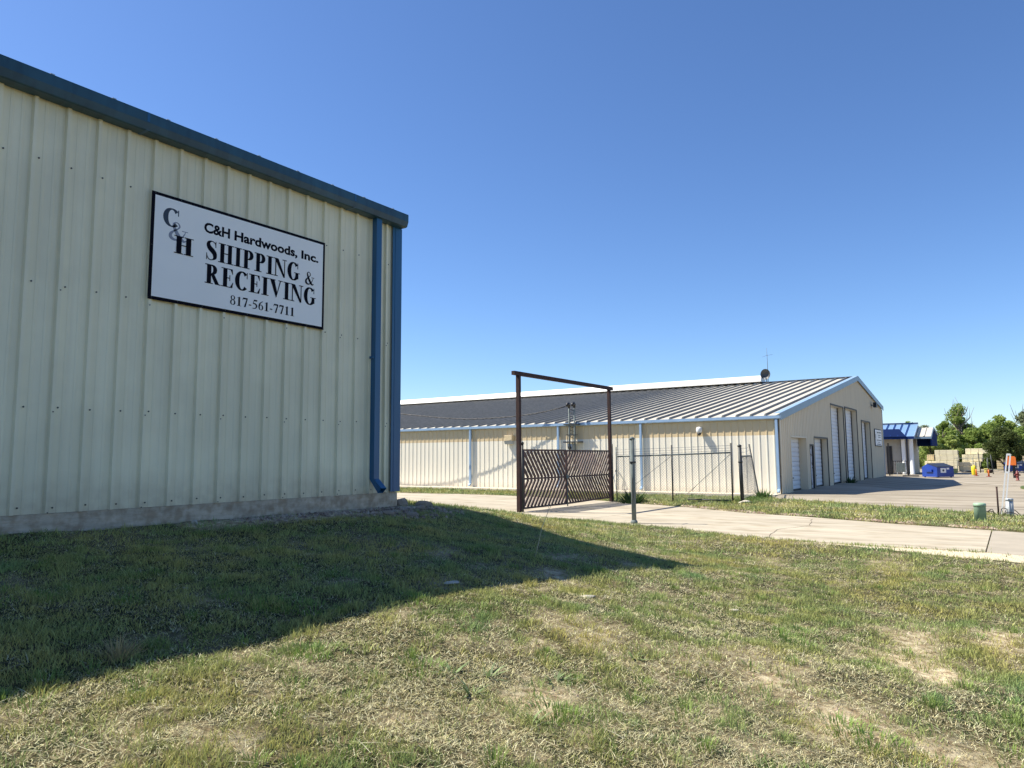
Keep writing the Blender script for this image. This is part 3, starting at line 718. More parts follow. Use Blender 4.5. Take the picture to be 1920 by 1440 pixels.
# ------------------------------------------------------------------ sign lettering
class Ink:
    """letter strokes in sign coordinates (u right, v up) turned into thin raised shapes"""
    def __init__(s, to3): s.mb = MB(); s.to3 = to3; s.k = 0
    def quad(s, pts):
        s.k += 1; off = 0.0008 + 0.00006 * (s.k % 40)
        s.mb.poly([s.to3(u, v, off) for u, v in pts])
    def stroke(s, path, closed=False):
        n = len(path); s.k += 1; off = 0.0008 + 0.00006 * (s.k % 40); L = []; Rr = []
        for i in range(n):
            a = path[(i - 1) % n] if closed or i > 0 else path[i]; b = path[(i + 1) % n] if closed or i < n - 1 else path[i]
            dx, dy = b[0] - a[0], b[1] - a[1]; d = math.hypot(dx, dy) or 1; nx, ny = -dy / d, dx / d; t = path[i][2] / 2
            L.append(s.to3(path[i][0] + nx * t, path[i][1] + ny * t, off)); Rr.append(s.to3(path[i][0] - nx * t, path[i][1] - ny * t, off))
        s.mb.quadstrip(L, Rr, close=closed)
def smooth_path(p, k=5, closed=False):
    out = []; n = len(p)
    rngi = range(n if closed else n - 1)
    for i in rngi:
        p0 = p[(i - 1) % n] if (closed or i > 0) else p[i]; p1 = p[i]; p2 = p[(i + 1) % n]; p3 = p[(i + 2) % n] if (closed or i + 2 < n) else p2
        for j in range(k):
            t = j / k
            out.append(tuple(0.5 * ((2 * b) + (-a + c) * t + (2 * a - 5 * b + 4 * c - d) * t * t + (-a + 3 * b - 3 * c + d) * t ** 3) for a, b, c, d in zip(p0, p1, p2, p3)))
    if not closed: out.append(p[-1])
    return out
def ell(cx, cy, rx, ry, a0, a1, tk, tn, n=18):
    r = []
    for i in range(n + 1):
        a = R(a0 + (a1 - a0) * i / n); c = abs(math.cos(a)); r.append((cx + (rx - tk / 2) * math.cos(a), cy + (ry - tn / 2) * math.sin(a), tn + (tk - tn) * c ** 1.3))
    return r
TK, TN, SF = 0.215, 0.055, 0.046
def stem(x, s0=0.10, s1=0.10, y0=0, y1=1, bot=True, top=True):
    q = [('q', [(x, y0), (x + TK, y0), (x + TK, y1), (x, y1)])]
    if bot: q.append(('q', [(x - s0, 0), (x + TK + s1, 0), (x + TK + s1, SF), (x - s0, SF)]))
    if top: q.append(('q', [(x - s0, 1 - SF), (x + TK + s1, 1 - SF), (x + TK + s1, 1), (x - s0, 1)]))
    return q
SPINE = [(0.50, 0.74, 0.03), (0.46, 0.90, 0.05), (0.30, 0.975, 0.05), (0.15, 0.90, 0.14), (0.12, 0.77, 0.21), (0.19, 0.62, 0.25), (0.34, 0.49, 0.26), (0.45, 0.35, 0.24), (0.46, 0.17, 0.19), (0.36, 0.05, 0.06), (0.22, 0.02, 0.05), (0.10, 0.10, 0.05), (0.04, 0.28, 0.03)]
AMP = [(0.86, 0.56, 0.03), (0.80, 0.40, 0.05), (0.66, 0.18, 0.06), (0.46, 0.04, 0.08), (0.27, 0.03, 0.13), (0.13, 0.13, 0.17), (0.13, 0.30, 0.15), (0.26, 0.47, 0.09), (0.45, 0.62, 0.06), (0.56, 0.78, 0.08), (0.50, 0.93, 0.06), (0.38, 0.97, 0.05), (0.27, 0.88, 0.09), (0.28, 0.72, 0.14), (0.42, 0.42, 0.19), (0.62, 0.14, 0.18), (0.78, 0.03, 0.12), (0.92, 0.10, 0.03)]
GL = {
 'H': (0.82, stem(0.11, 0.10, 0.08) + stem(0.52, 0.08, 0.10) + [('q', [(0.28, 0.475), (0.54, 0.475), (0.54, 0.525), (0.28, 0.525)])]),
 'I': (0.42, stem(0.115, 0.10, 0.10)),
 'P': (0.66, stem(0.11, 0.10, 0.10) + [('s', ell(0.32, 0.745, 0.32, 0.255, -90, 90, TK, TN)), ('q', [(0.28, 0.49), (0.33, 0.49), (0.33, 0.535), (0.28, 0.535)])]),
 'R': (0.80, stem(0.11, 0.10, 0.10) + [('s', ell(0.32, 0.745, 0.31, 0.255, -90, 90, TK, TN)), ('q', [(0.30, 0.50), (0.50, 0.50), (0.76, 0.0), (0.54, 0.0)]), ('q', [(0.62, 0), (0.82, 0), (0.82, SF), (0.62, SF)])]),
 'N': (0.80, [('q', [(0.10, 0), (0.16, 0), (0.16, 0.95), (0.10, 0.95)]), ('q', [(0.65, 0), (0.70, 0), (0.70, 1), (0.65, 1)]), ('q', [(0.04, 0.99), (0.29, 0.99), (0.70, 0.06), (0.62, -0.02)]),
              ('q', [(0, 0), (0.26, 0), (0.26, SF), (0, SF)]), ('q', [(0.54, 1 - SF), (0.80, 1 - SF), (0.80, 1), (0.54, 1)]), ('q', [(0, 1 - SF), (0.24, 1 - SF), (0.24, 1), (0, 1)])]),
 'C': (0.74, [('s', ell(0.41, 0.5, 0.39, 0.515, 42, 318, 0.25, 0.06, 26)), ('q', [(0.66, 0.66), (0.70, 0.66), (0.70, 1.0), (0.66, 1.0)])]),
 'G': (0.82, [('s', ell(0.41, 0.5, 0.39, 0.515, 42, 325, 0.25, 0.06, 26)), ('q', [(0.66, 0.67), (0.70, 0.67), (0.70, 1.0), (0.66, 1.0)]), ('q', [(0.54, 0.06), (0.73, 0.10), (0.73, 0.42), (0.54, 0.42)]), ('q', [(0.45, 0.41), (0.82, 0.41), (0.82, 0.45), (0.45, 0.45)])]),
 'E': (0.68, stem(0.11, 0.10, 0.0) + [('q', [(0.28, 0), (0.60, 0), (0.60, 0.045), (0.28, 0.045)]), ('q', [(0.28, 0.955), (0.58, 0.955), (0.58, 1), (0.28, 1)]), ('q', [(0.28, 0.475), (0.46, 0.475), (0.46, 0.525), (0.28, 0.525)]),
              ('q', [(0.44, 0.36), (0.48, 0.36), (0.48, 0.66), (0.44, 0.66)]), ('q', [(0.48, 0.03), (0.60, 0.0), (0.65, 0.30), (0.62, 0.30)]), ('q', [(0.48, 0.97), (0.60, 0.72), (0.62, 0.72), (0.60, 1.0)])]),
 'V': (0.80, [('q', [(0.05, 0.99), (0.31, 0.99), (0.49, 0.27), (0.42, -0.02)]), ('q', [(0.40, -0.02), (0.45, 0.03), (0.70, 0.99), (0.64, 0.99)]), ('q', [(0, 1 - SF), (0.37, 1 - SF), (0.37, 1), (0, 1)]), ('q', [(0.54, 1 - SF), (0.80, 1 - SF), (0.80, 1), (0.54, 1)])]),
 'S': (0.60, [('s', smooth_path(SPINE)), ('q', [(0.48, 0.68), (0.52, 0.68), (0.52, 1.0), (0.48, 1.0)]), ('q', [(0.02, 0.0), (0.06, 0.0), (0.06, 0.34), (0.02, 0.34)])]),
 '&': (0.98, [('s', smooth_path(AMP)), ('q', [(0.68, 0.56), (0.98, 0.56), (0.98, 0.60), (0.68, 0.60)])]),
 '8': (0.54, [('S', ell(0.27, 0.77, 0.21, 0.23, 0, 360, 0.12, 0.04, 20)[:-1]), ('S', ell(0.27, 0.28, 0.25, 0.28, 0, 360, 0.14, 0.04, 20)[:-1])]),
 '1': (0.54, [('q', [(0.20, 0), (0.37, 0), (0.37, 1), (0.20, 0.94)]), ('q', [(0.09, 0), (0.48, 0), (0.48, SF), (0.09, SF)]), ('q', [(0.07, 0.84), (0.21, 0.86), (0.37, 1.0), (0.30, 0.98)])]),
 '7': (0.54, [('q', [(0.05, 0.83), (0.50, 0.83), (0.50, 1), (0.08, 1)]), ('q', [(0.40, 0.86), (0.50, 0.86), (0.32, 0), (0.17, 0)]), ('q', [(0.03, 0.70), (0.07, 0.70), (0.09, 0.9), (0.05, 0.9)])]),
 '5': (0.54, [('q', [(0.15, 0.84), (0.47, 0.84), (0.50, 1), (0.17, 1)]), ('q', [(0.08, 0.50), (0.13, 0.52), (0.20, 0.95), (0.15, 0.95)]), ('s', smooth_path([(0.10, 0.56, 0.10), (0.26, 0.57, 0.12), (0.40, 0.46, 0.15), (0.43, 0.28, 0.15), (0.33, 0.10, 0.09), (0.17, 0.03, 0.07), (0.06, 0.07, 0.09)]))]),
 '6': (0.54, [('s', smooth_path([(0.49, 0.97, 0.04), (0.32, 0.87, 0.08), (0.17, 0.66, 0.13), (0.12, 0.42, 0.15), (0.12, 0.24, 0.14)])), ('S', ell(0.28, 0.29, 0.24, 0.30, 0, 360, 0.14, 0.04, 20)[:-1])]),
 '-': (0.34, [('q', [(0.05, 0.27), (0.29, 0.27), (0.29, 0.38), (0.05, 0.38)])]),
}
def write(ink, txt, u0, v0, u1, h, slope=0.0):
    ws = [GL[c][0] for c in txt]; gap = 0.035 * h; xs = (u1 - u0 - gap * (len(txt) - 1)) / sum(ws); x = u0
    for c, w in zip(txt, ws):
        for kind, pts in GL[c][1]:
            if kind == 'q': ink.quad([(x + p[0] * xs, v0 + p[1] * h) for p in pts])
            else: ink.stroke([(x + p[0] * xs, v0 + p[1] * h, p[2] * (xs + h) / 2) for p in pts], closed=(kind == 'S'))
        x += w * xs + gap

SO = Vector((4.132, 7.712, 3.367))
sg = empty('building_sign', tuple(SO)); tag(sg, 'white rectangular company sign with black border and black lettering screwed to the beige wall', 'sign')
def to3(u, v, off): return (u, -0.012 - off, v)
mb = MB(); mb.box(-0.008, 2.455, -0.010, 0.0, -0.002, 1.222); border = mb; border.use(M['screw'])
mb = MB(); mb.box(0.028, 2.42, -0.0118, -0.0102, 0.033, 1.186); mb.build('panel', M['sign_white'], sg)
ink = Ink(to3); write(ink, 'C', 0.115, 0.868, 0.322, 0.207); ink.mb.build('letter', M['ink_slate'], sg)
ink = Ink(to3); write(ink, '&', 0.190, 0.722, 0.428, 0.212); ink.mb.build('ampersand', M['ink_grey'], sg)
def to3b(u, v, off): return (u, -0.0155 - off, v)
ink = Ink(to3b); write(ink, 'H', 0.262, 0.575, 0.496, 0.206); ink.mb.build('letter', M['ink'], sg)
ink = Ink(to3)
write(ink, 'SHIPPING', 0.662, 0.590, 2.03, 0.237); write(ink, '&', 2.115, 0.580, 2.275, 0.175)
write(ink, 'RECEIVING', 0.655, 0.306, 2.31, 0.232); write(ink, '817-561-7711', 0.998, 0.104, 1.962, 0.116)
ink.mb.build('lettering', M['ink'], sg)
def text_mesh(body, u0, v0, u1, h_cap, parent, m, bold=0.012):
    cu = bpy.data.curves.new('lettering', 'FONT'); cu.body = body; cu.size = 1.0; cu.offset = bold; cu.resolution_u = 3
    to = bpy.data.objects.new('tmp', cu); COL.objects.link(to)
    dg = bpy.context.evaluated_depsgraph_get(); me = bpy.data.meshes.new_from_object(to.evaluated_get(dg)); bpy.data.objects.remove(to)
    co = np.zeros(len(me.vertices) * 3); me.vertices.foreach_get('co', co); co = co.reshape(-1, 3)
    x0, x1 = co[:, 0].min(), co[:, 0].max(); capn = 0.729
    out = np.stack([u0 + (co[:, 0] - x0) * (u1 - u0) / (x1 - x0), np.full(len(co), -0.0128), v0 + co[:, 1] * h_cap / capn], -1)
    me.vertices.foreach_set('co', out.ravel()); me.materials.clear(); me.materials.append(m); me.update()
    o = bpy.data.objects.new('lettering', me); COL.objects.link(o); o.parent = parent; return o
text_mesh('C&H', 0.628, 0.915, 0.972, 0.120, sg, M['ink'], 0.036)
text_mesh('Hardwoods,', 1.033, 0.915, 1.985, 0.118, sg, M['ink'], 0.036)
text_mesh('Inc.', 2.05, 0.915, 2.340, 0.112, sg, M['ink'], 0.036)
mb = border
for k in range(9):
    for vv in (0.018, 1.203):
        mb.lathe((min(2.437, max(0.01, 0.03 + k * .3048)), -0.0105, vv), [(0.006, 0), (0.006, -0.004), (0.003, -0.006)][::-1], 6, 'y')
for uu in (0.01, 2.437): mb.lathe((uu, -0.0105, 0.61), [(0.003, -0.006), (0.006, -0.004), (0.006, 0)], 6, 'y')
mb.build('border', M['ink'], sg)

# ------------------------------------------------------------------ far building
fb = empty('warehouse', (31.26, 8.03, 0)); FO = Vector((31.26, 8.03, 0))
tag(fb, 'long low beige metal warehouse with ribbed grey roof and roller doors in its gable end', 'building')
def fbuild(mb, name, m, parent=None, bevel=0, label=None):
    o = mb.build(name, m, None, bevel=bevel); o.data.transform(Matrix.Translation(-FO)); o.parent = parent or fb
    if label: o['label'] = label
    return o
XE, YG, XP, XR = 31.26, 8.03, 50.46, 60.9
ZE, ZP, ZR = 3.28, 6.52, 5.10
YB = 69.0
prof = rib_profile(YG + 0.02, YB, YG + 0.2, 0.3048, 0.020, base=0.060, top=0.040, minor=False)
mb = MB(); mb.quadstrip([(XE - d, u, 0.0) for u, d in prof][::-1], [(XE - d, u, ZE - 0.02) for u, d in prof][::-1]); fbuild(mb, 'long_wall', M['panel_far'])
def rake(x): return ZE + (x - XE) * (ZP - ZE) / (XP - XE) if x < XP else ZP + (x - XP) * (ZR - ZP) / (XR - XP)
OPEN = [(33.05, 35.95, 2.40), (37.62, 40.72, 2.45), (41.9, 45.5, 4.33), (46.1, 49.9, 4.38), (51.6, 54.9, 3.80)]
DOORX = (36.62, 37.42, 2.08)
prof = rib_profile(XE + 0.02, XR, XE + 0.2, 0.3048, 0.034, minor=False)
def poff(u):
    for (a, da), (b, db) in zip(prof[:-1], prof[1:]):
        if a <= u <= b and b > a: return da + (db - da) * (u - a) / (b - a)
    return 0
us = sorted(set([u for u, d in prof] + [XP] + [e for o_ in OPEN + [DOORX] for e in o_[:2]]))
mb = MB()
for a, b in zip(us[:-1], us[1:]):
    mid = (a + b) / 2; zb = 0.0
    for o_ in OPEN + [DOORX]:
        if o_[0] <= mid <= o_[1]: zb = o_[2]
    da, db = poff(a), poff(b)
    mb.poly([(a, YG - da, zb), (b, YG - db, zb), (b, YG - db, rake(b) - 0.02), (a, YG - da, rake(a) - 0.02)])
for x0, x1, zt in OPEN:      # reveals
    mb.poly([(x0, YG, 0), (x0, YG + .34, 0), (x0, YG + .34, zt), (x0, YG, zt)]); mb.poly([(x1, YG, 0), (x1, YG, zt), (x1, YG + .34, zt), (x1, YG + .34, 0)])
    mb.poly([(x0, YG, zt), (x0, YG + .34, zt), (x1, YG + .34, zt), (x1, YG, zt)])
fbuild(mb, 'gable_wall', M['panel_gable'])
mb = MB(); mb.quadstrip([(XR, YG, 0), (XR, YB, 0), (XE, YB, 0)], [(XR, YG, ZR), (XR, YB, ZR), (XE, YB, ZE)])
mb.poly([(XR, YB, ZR), (XP, YB, ZP), (XE, YB, ZE)]); fbuild(mb, 'back_wall', M['panel_gable'])
for k, (x0, x1, zt) in enumerate(OPEN):
    mb = MB(); n = int(zt / 0.20); hh = zt / n
    for j in range(n):
        z0 = j * hh
        mb.quadstrip([(x0 + .001, YG + .335, z0), (x0 + .001, YG + .31, z0 + 0.035), (x0 + .001, YG + .305, z0 + hh * .6), (x0 + .001, YG + .325, z0 + hh)],
                     [(x1 - .001, YG + .335, z0), (x1 - .001, YG + .31, z0 + 0.035), (x1 - .001, YG + .305, z0 + hh * .6), (x1 - .001, YG + .325, z0 + hh)])
    d = fbuild(mb, 'roller_door', M['door'])
    mb = MB(); w = .07
    mb.box(x0 - w, x0, YG - .045, YG - 0.0, 0.0, zt + w); mb.box(x1, x1 + w, YG - .045, YG, 0.0, zt + w); mb.box(x0, x1, YG - .045, YG, zt + .001, zt + w)
    mb.box(x0 + .002, x0 + .05, YG + .26, YG + .30, 0, zt - .002); mb.box(x1 - .05, x1 - .002, YG + .26, YG + .30, 0, zt - .002)
    fbuild(mb, 'door_frame', M['door_dark'] if k in (1, 2, 3, 4) else M['panel_gable'], d)
    mb = MB(); mb.box(x0 + .05, x1 - .05, YG + .28, YG + .303, 0.005, .07); fbuild(mb, 'bottom_seal', M['black'], d)
    mb = MB(); mb.box((x0 + x1) / 2 - .12, (x0 + x1) / 2 + .12, YG + .27, YG + .303, .55, .60); fbuild(mb, 'handle', M['dark_steel'], d)
mb = MB(); mb.box(DOORX[0] + .04, DOORX[1] - .04, YG + .05, YG + .09, 0.02, DOORX[2] - .04)
d = fbuild(mb, 'door', M['door_peel'], label='white walk-through door with peeling paint near the ground')
mb = MB(); x0, x1, zt = DOORX
mb.box(x0, x0 + .039, YG - .04, YG + .1, 0, zt); mb.box(x1 - .039, x1, YG - .04, YG + .1, 0, zt); mb.box(x0, x1, YG - .042, YG + .1, zt + .001, zt + .05); mb.box(x0 + .04, x1 - .04, YG - .02, YG + .1, zt - .039, zt)
fbuild(mb, 'door_frame', M['door_dark'], d)
mb = MB(); mb.lathe((x1 - .12, YG + .05, 1.0), [(0.03, 0), (0.03, -.06)][::-1], 8, 'y'); fbuild(mb, 'handle', M['dark_steel'], d)
# roof: standing seams run up the slope
mb = MB(); XO = XE - 0.13; k1 = (ZP - ZE) / (XP - XE)
def slope_profile(y0, y1, pitch, h):
    pts = [(y0, 0)]; y = y0 + pitch * .85
    while y < y1 - .1:
        pts += [(y - .06, 0), (y - .045, h), (y + .045, h), (y + .06, 0)]; y += pitch
    return pts + [(y1, 0)]
zl = ZE + (XO - XE) * k1 + .02; k2 = (ZR - ZP) / (XR - XP); seams = []; y = YG - 0.12; pans = []
while y < YB:
    pans.append((y, min(y + .6096, YB + .1))); y += .6096
for a_, b_ in pans:
    mb.quadstrip([(XO, a_, zl), (XO, b_, zl)], [(XP, a_, ZP + .02), (XP, b_, ZP + .02)])
    mb.quadstrip([(XP, a_, ZP + .02), (XP, b_, ZP + .02)], [(XR + .13, a_, ZR + .02 + k2 * .13), (XR + .13, b_, ZR + .02 + k2 * .13)])
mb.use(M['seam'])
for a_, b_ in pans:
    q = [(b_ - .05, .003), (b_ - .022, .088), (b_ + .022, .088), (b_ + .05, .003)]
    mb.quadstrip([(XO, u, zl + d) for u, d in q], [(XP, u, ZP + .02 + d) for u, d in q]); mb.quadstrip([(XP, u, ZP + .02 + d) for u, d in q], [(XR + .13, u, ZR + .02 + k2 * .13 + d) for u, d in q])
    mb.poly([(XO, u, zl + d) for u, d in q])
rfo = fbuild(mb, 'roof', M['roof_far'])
mb = MB()                                       # ridge cap
mb.quadstrip([(XP - .3, YG - .12, ZP - .3 * k1 + .1), (XP - .3, YB, ZP - .3 * k1 + .1)], [(XP, YG - .12, ZP + .125), (XP, YB, ZP + .125)])
mb.quadstrip([(XP, YG - .12, ZP + .125), (XP, YB, ZP + .125)], [(XP + .3, YG - .12, ZP + .3 * k2 + .1), (XP + .3, YB, ZP + .3 * k2 + .1)])
fbuild(mb, 'ridge_cap', M['dark_steel'], rfo)
mb = MB()                                       # long white ridge ventilator
mb.prism([(XP - .62, 13.85, ZP + .10), (XP - .62, 13.85, ZP + .16), (XP - .40, 13.85, ZP + .50), (XP, 13.85, ZP + .58), (XP + .40, 13.85, ZP + .50), (XP + .62, 13.85, ZP + .16), (XP + .62, 13.85, ZP + .10)], (0, YB - 13.85 - .5, 0))
y = 16.9

fbuild(mb, 'ridge_vent', M['vent'], rfo)
mb = MB()                                       # eave gutter, pale top and blue face
mb.prism([(XE - .17, YG - .16, zl - .005), (XE - .17, YG - .16, zl - .12), (XE - .13, YG - .16, zl - .15), (XE - .04, YG - .16, zl - .15), (XE - .04, YG - .16, zl - .13), (XE - .12, YG - .16, zl - .13), (XE - .155, YG - .16, zl - .11), (XE - .155, YG - .16, zl - .005)], (0, YB - YG + .2, 0))
fbuild(mb, 'gutter', M['light_blue'])
def rake_trim(xa, za, xb, zb, name):
    mb = MB()
    mb.prism([(xa, YG - .135, za - .20), (xb, YG - .135, zb - .20), (xb, YG - .135, zb + .10), (xa, YG - .135, za + .10)], (0, .02, 0))
    o = fbuild(mb, name, M['blue_grey'])
    mb = MB(); mb.prism([(xa, YG - .140, za + .102), (xb, YG - .140, zb + .102), (xb, YG - .140, zb + .118), (xa, YG - .140, za + .118)], (0, .26, 0))
    fbuild(mb, 'flashing', M['light_blue'], o)
rake_trim(XO - .04, zl - .02, XP, ZP + .02, 'rake_trim'); rake_trim(XP, ZP + .02, XR + .14, ZR + .02, 'rake_trim')
for yy in (24.33, 18.74, 14.25, 8.09, 36.5, 48.5, 60.5):
    mb = MB(); mb.box(XE - .145, XE - .045, yy - .05, yy + .05, 0.22, zl - .13); mb.prism([(XE - .145, yy - .05, .22), (XE - .045, yy - .05, .22), (XE - .20, yy - .05, .06), (XE - .28, yy - .05, .12)], (0, .1, 0))
    fbuild(mb, 'downspout', M['light_blue'])
mb = MB(); mb.box(XR - .10, XR + .02, YG - .05, YG - .036, 0, ZR - .1); mb.box(XR + .0, XR + .012, YG - .036, YG + .1, 0, ZR - .1)
fbuild(mb, 'corner_trim', M['light_blue'])
mb = MB(); mb.box(XE + .005, XE + .14, YG - .05, YG - .036, 0, ZE - .1)
fbuild(mb, 'corner_trim', M['panel_gable'])

# things fixed to the far building
def lamp_box(label, y, z0, z1, m, shape):
    t = empty('wall_light', (XE - .035, y, z0)); tag(t, label, 'wall light')
    mb = MB()
    if shape == 'pack':
        mb.box(-.20, 0, -.24, .24, .18, z1 - z0); mb.build('housing', m, t, bevel=.015)
        mb = MB(); mb.prism([(-.27, -.22, .175), (-.02, -.22, .175), (-.02, -.22, 0), (-.18, -.22, .0)], (0, .44, 0)); mb.build('lens', M['grey_ped'], t)
    else:
        mb.lathe((-.14, 0, .12), [(.02, .27), (.11, .24), (.135, .17), (.13, .06), (.10, 0.0)][::-1], 16); mb.build('housing', m, t)
        mb = MB(); mb.tube([(0, 0, .3), (-.08, 0, .3), (-.14, 0, .25)], .03, 8); mb.build('bracket', M['galv'], t)
        mb = MB(); mb.lathe((-.15, 0, 0), [(.04, 0), (.08, .05), (.10, .118)], 12); mb.build('lens', M['dark_steel'], t)
lamp_box('boxy cream wall light left of the tall rusty gate post', 21.72, 2.28, 2.76, M['panel_far'], 'pack')
lamp_box('rounded white wall light above the chain link gate', 11.40, 2.50, 2.95, M['white'], 'dome')
t = empty('gable_light', (55.9, YG - .04, 4.95)); tag(t, 'dark floodlight near the top of the warehouse gable end', 'wall light')
mb = MB(); mb.bar((0, 0, .12), (0, -.15, .12), .06); mb.build('bracket', M['dark_steel'], t)
mb = MB(); mb.prism([(-.3, -.15, -.05), (.3, -.15, -.05), (.2, -.15, .30), (-.2, -.15, .30)], (0, -.2, 0)); mb.build('housing', M['black'], t)

t = empty('company_sign', (56.6, YG - .045, 2.22)); tag(t, 'small white framed notice board near the right end of the warehouse gable', 'sign')
mb = MB(); mb.box(0, 3.1, -.03, 0, 0, 1.22); mb.build('frame', M['ink'], t)
mb = MB(); mb.box(.08, 3.02, -.034, -.031, .05, 1.17); mb.use(M['ink_slate']); tr = random.Random(8)
for r_, (z, h, a, b) in enumerate([(.93, .10, .9, 2.8), (.76, .07, 1.3, 2.6), (.62, .07, 1.3, 2.5), (.40, .07, .6, 2.8), (.26, .05, 1.2, 2.2), (.10, .08, .8, 2.6)]):
    x = a
    while x < b - .05:
        w = tr.uniform(.05, .10); mb.box(x, x + w, -.0365, -.0345, z, z + h * tr.uniform(.8, 1)); x += w + .035
mb.box(.25, .40, -.0365, -.0345, .55, .85); mb.build('panel', M['sign_white'], t)

t = empty('satellite_dish', (50.0, 13.48, 6.46)); tag(t, 'dark round satellite dish on a short mast at the end of the white ridge vent', 'satellite dish')
mb = MB(); N = 24; rings = []
mb.tube([(0, 0, 0), (0, 0, .48)], .035, 8); mb.build('mast', M['dark_steel'], t)
mb = MB()
for rr in (0, .12, .22, .31, .37):
    rings.append([(-.12 - .18 * (rr / .37) ** 2 + .0, rr * math.cos(a) * .88, .62 + rr * math.sin(a)) for a in np.linspace(0, 2 * math.pi, N, endpoint=False)])
for a_, b_ in zip(rings[:-1], rings[1:]): mb.quadstrip(a_, b_, True, True)
mb.quadstrip([(p[0] + .02, p[1], p[2]) for p in rings[-1]], rings[-1], True, True)
for a_, b_ in zip(rings[:-1], rings[1:]): mb.quadstrip([(p[0] + .02, p[1], p[2]) for p in b_], [(p[0] + .02, p[1], p[2]) for p in a_], True, True)
mb.build('reflector', M['dish'], t)
mb = MB(); mb.tube([(-.1, 0, .45), (-.5, -.02, .28)], .018, 6); mb.box(-.58, -.46, -.06, .04, .24, .36); mb.build('feed_arm', M['grey_ped'], t)
t = empty('antenna', (50.3, 13.46, 6.5)); tag(t, 'thin whip antenna rising beside the satellite dish', 'antenna')
mb = MB(); mb.tube([(0, 0, 0), (0, .01, 1.4), (0, .02, 2.45)], [.022, .018, .009], 6); mb.build('mast', M['galv'], t)
mb = MB()
for a in (0.2, 1.77, 3.34, 4.91): mb.tube([(0, .015, 1.95), (.35 * math.cos(a), .35 * math.sin(a), 1.90 + .08 * math.sin(3 * a))], .009, 5)
mb.build('radials', M['galv'], t)

# electrical service mast
t = empty('service_mast', (XE - .06, 17.85, 0)); tag(t, 'twin conduit electrical service mast rising past the warehouse eave', 'utility mast')
for dy in (0.13, -0.17):
    mb = MB(); mb.tube([(-.22, dy, .9), (-.22, dy, 4.05)], .045, 10); pp = mb.build('conduit', M['galv'], t)
    mb = MB(); mb.tube([(-.22, dy, 4.0), (-.22, dy, 4.16), (-.29, dy, 4.22), (-.40, dy, 4.17), (-.43, dy, 4.08)], [.05, .075, .085, .08, .06], 10); mb.build('weather_head', M['black'], pp)
mb = MB(); mb.box(-.30, .03, -.42, .42, 3.17, 3.23); mb.box(-.30, .03, -.5, .45, 2.30, 2.36); mb.box(-.27, -.17, -.30, .30, 2.66, 2.70)
for z in np.arange(2.5, 3.9, .17): mb.bar((-.24, -.17, z), (-.24, .13, z + .1), .03)
mb.build('bracket', M['dark_steel'], t)
mb = MB(); mb.box(-.22, -.02, -.02, .26, 1.88, 2.24); mb.box(-.18, -.02, .02, .22, 1.45, 1.8); mb.build('meter_box', M['grey_ped'], t, bevel=.02)
mb = MB(); mb.lathe((-.22, .12, 2.06), [(.09, 0), (.09, -.06), (.05, -.08)][::-1], 14, 'x'); mb.build('meter', M['glass'], t)
cable = [(31.0, 18.2, 4.10), (30.97, 18.7, 4.0), (30.94, 19.3, 3.90), (30.88, 20.03, 3.80), (30.76, 21.31, 3.70), (30.62, 22.65, 3.65), (30.48, 24.03, 3.66), (30.34, 25.48, 3.76), (30.2, 26.98, 3.93), (30.02, 28.97, 4.16), (29.8, 32, 4.7), (29.6, 37, 5.7), (29.7, 43, 7.2), (29.8, 46, 8.0)]
mb = MB(); mb.tube(cable, .024, 6)
tw = [(p[0] + .03 * math.cos(i * 1.9), p[1], p[2] + .03 * math.sin(i * 1.9)) for i, p in enumerate(smooth_path(cable, 8))]
mb.tube(tw, .013, 5); tag(mb.build('power_cable', M['black']), 'twisted black power cable sagging from the service mast past the grey roof', 'cable')
# the pole the cable runs to, hidden behind the near building
t = empty('utility_pole', (29.8, 46.2, 0)); tag(t, 'wooden utility pole behind the near building holding the power cable', 'utility pole')
mb = MB(); mb.tube([(0, 0, -.3), (0, 0, 9)], [.16, .11], 12); mb.build('pole', M['bark'], t); mb = MB(); mb.box(-.9, .9, -.06, .06, 8.2, 8.35); mb.build('crossarm', M['bark'], t)

# small outlet and hose on the wall behind the chain link
t = empty('tap_and_hose', (XE - .04, 15.55, 0)); tag(t, 'small wall tap with a coiled hose seen through the chain link gate', 'garden tap')
mb = MB(); mb.tube([(0, 0, .95), (-.12, 0, .95), (-.12, 0, .88)], .03, 8); mb.build('tap', M['dark_steel'], t)
mb = MB(); mb.tube(smooth_path([(-.1, 0, .86), (-.12, .12, .62), (-.12, .02, .45), (-.12, -.12, .62), (-.12, 0, .80), (-.12, .10, .60), (-.1, .05, .3), (-.12, 0, .05)], 6), .018, 6); mb.build('hose', M['grey_ped'], t)

# ------------------------------------------------------------------ rusty gate
YGt = 11.9
t = empty('rusty_gate', (17.55, YGt, 0)); tag(t, 'rusty double swing gate with diagonal slats under a tall square steel arch', 'gate'); GO = Vector((17.55, YGt, 0))
def L(x, z, y=0.0): return Vector((x - GO.x, y, z))
mb = MB(); mb.box(-.055, .055, -.055, .055, -.2, 4.01); mb.build('post', M['rust'], t)
mb = MB(); mb.box(23.33 - GO.x, 23.43 - GO.x, -.05, .05, -.2, 4.01); mb.build('post', M['rust'], t)
mb = MB(); mb.bar(L(17.27, 4.065), L(23.62, 4.065), .11, .115); mb.build('beam', M['rust'], t)
mb = MB(); mb.tube([L(17.73, -.1), L(17.73, 1.98)], .035, 10); mb.lathe(tuple(L(17.73, 1.98)), [(.05, 0), (.05, .05), (.02, .08)], 10); mb.build('hinge_post', M['dark_steel'], t)
mb = MB(); mb.tube([L(23.52, -.1, -.02), L(23.52, 2.05, -.02)], .022, 8); mb.build('hinge_post', M['dark_steel'], t)
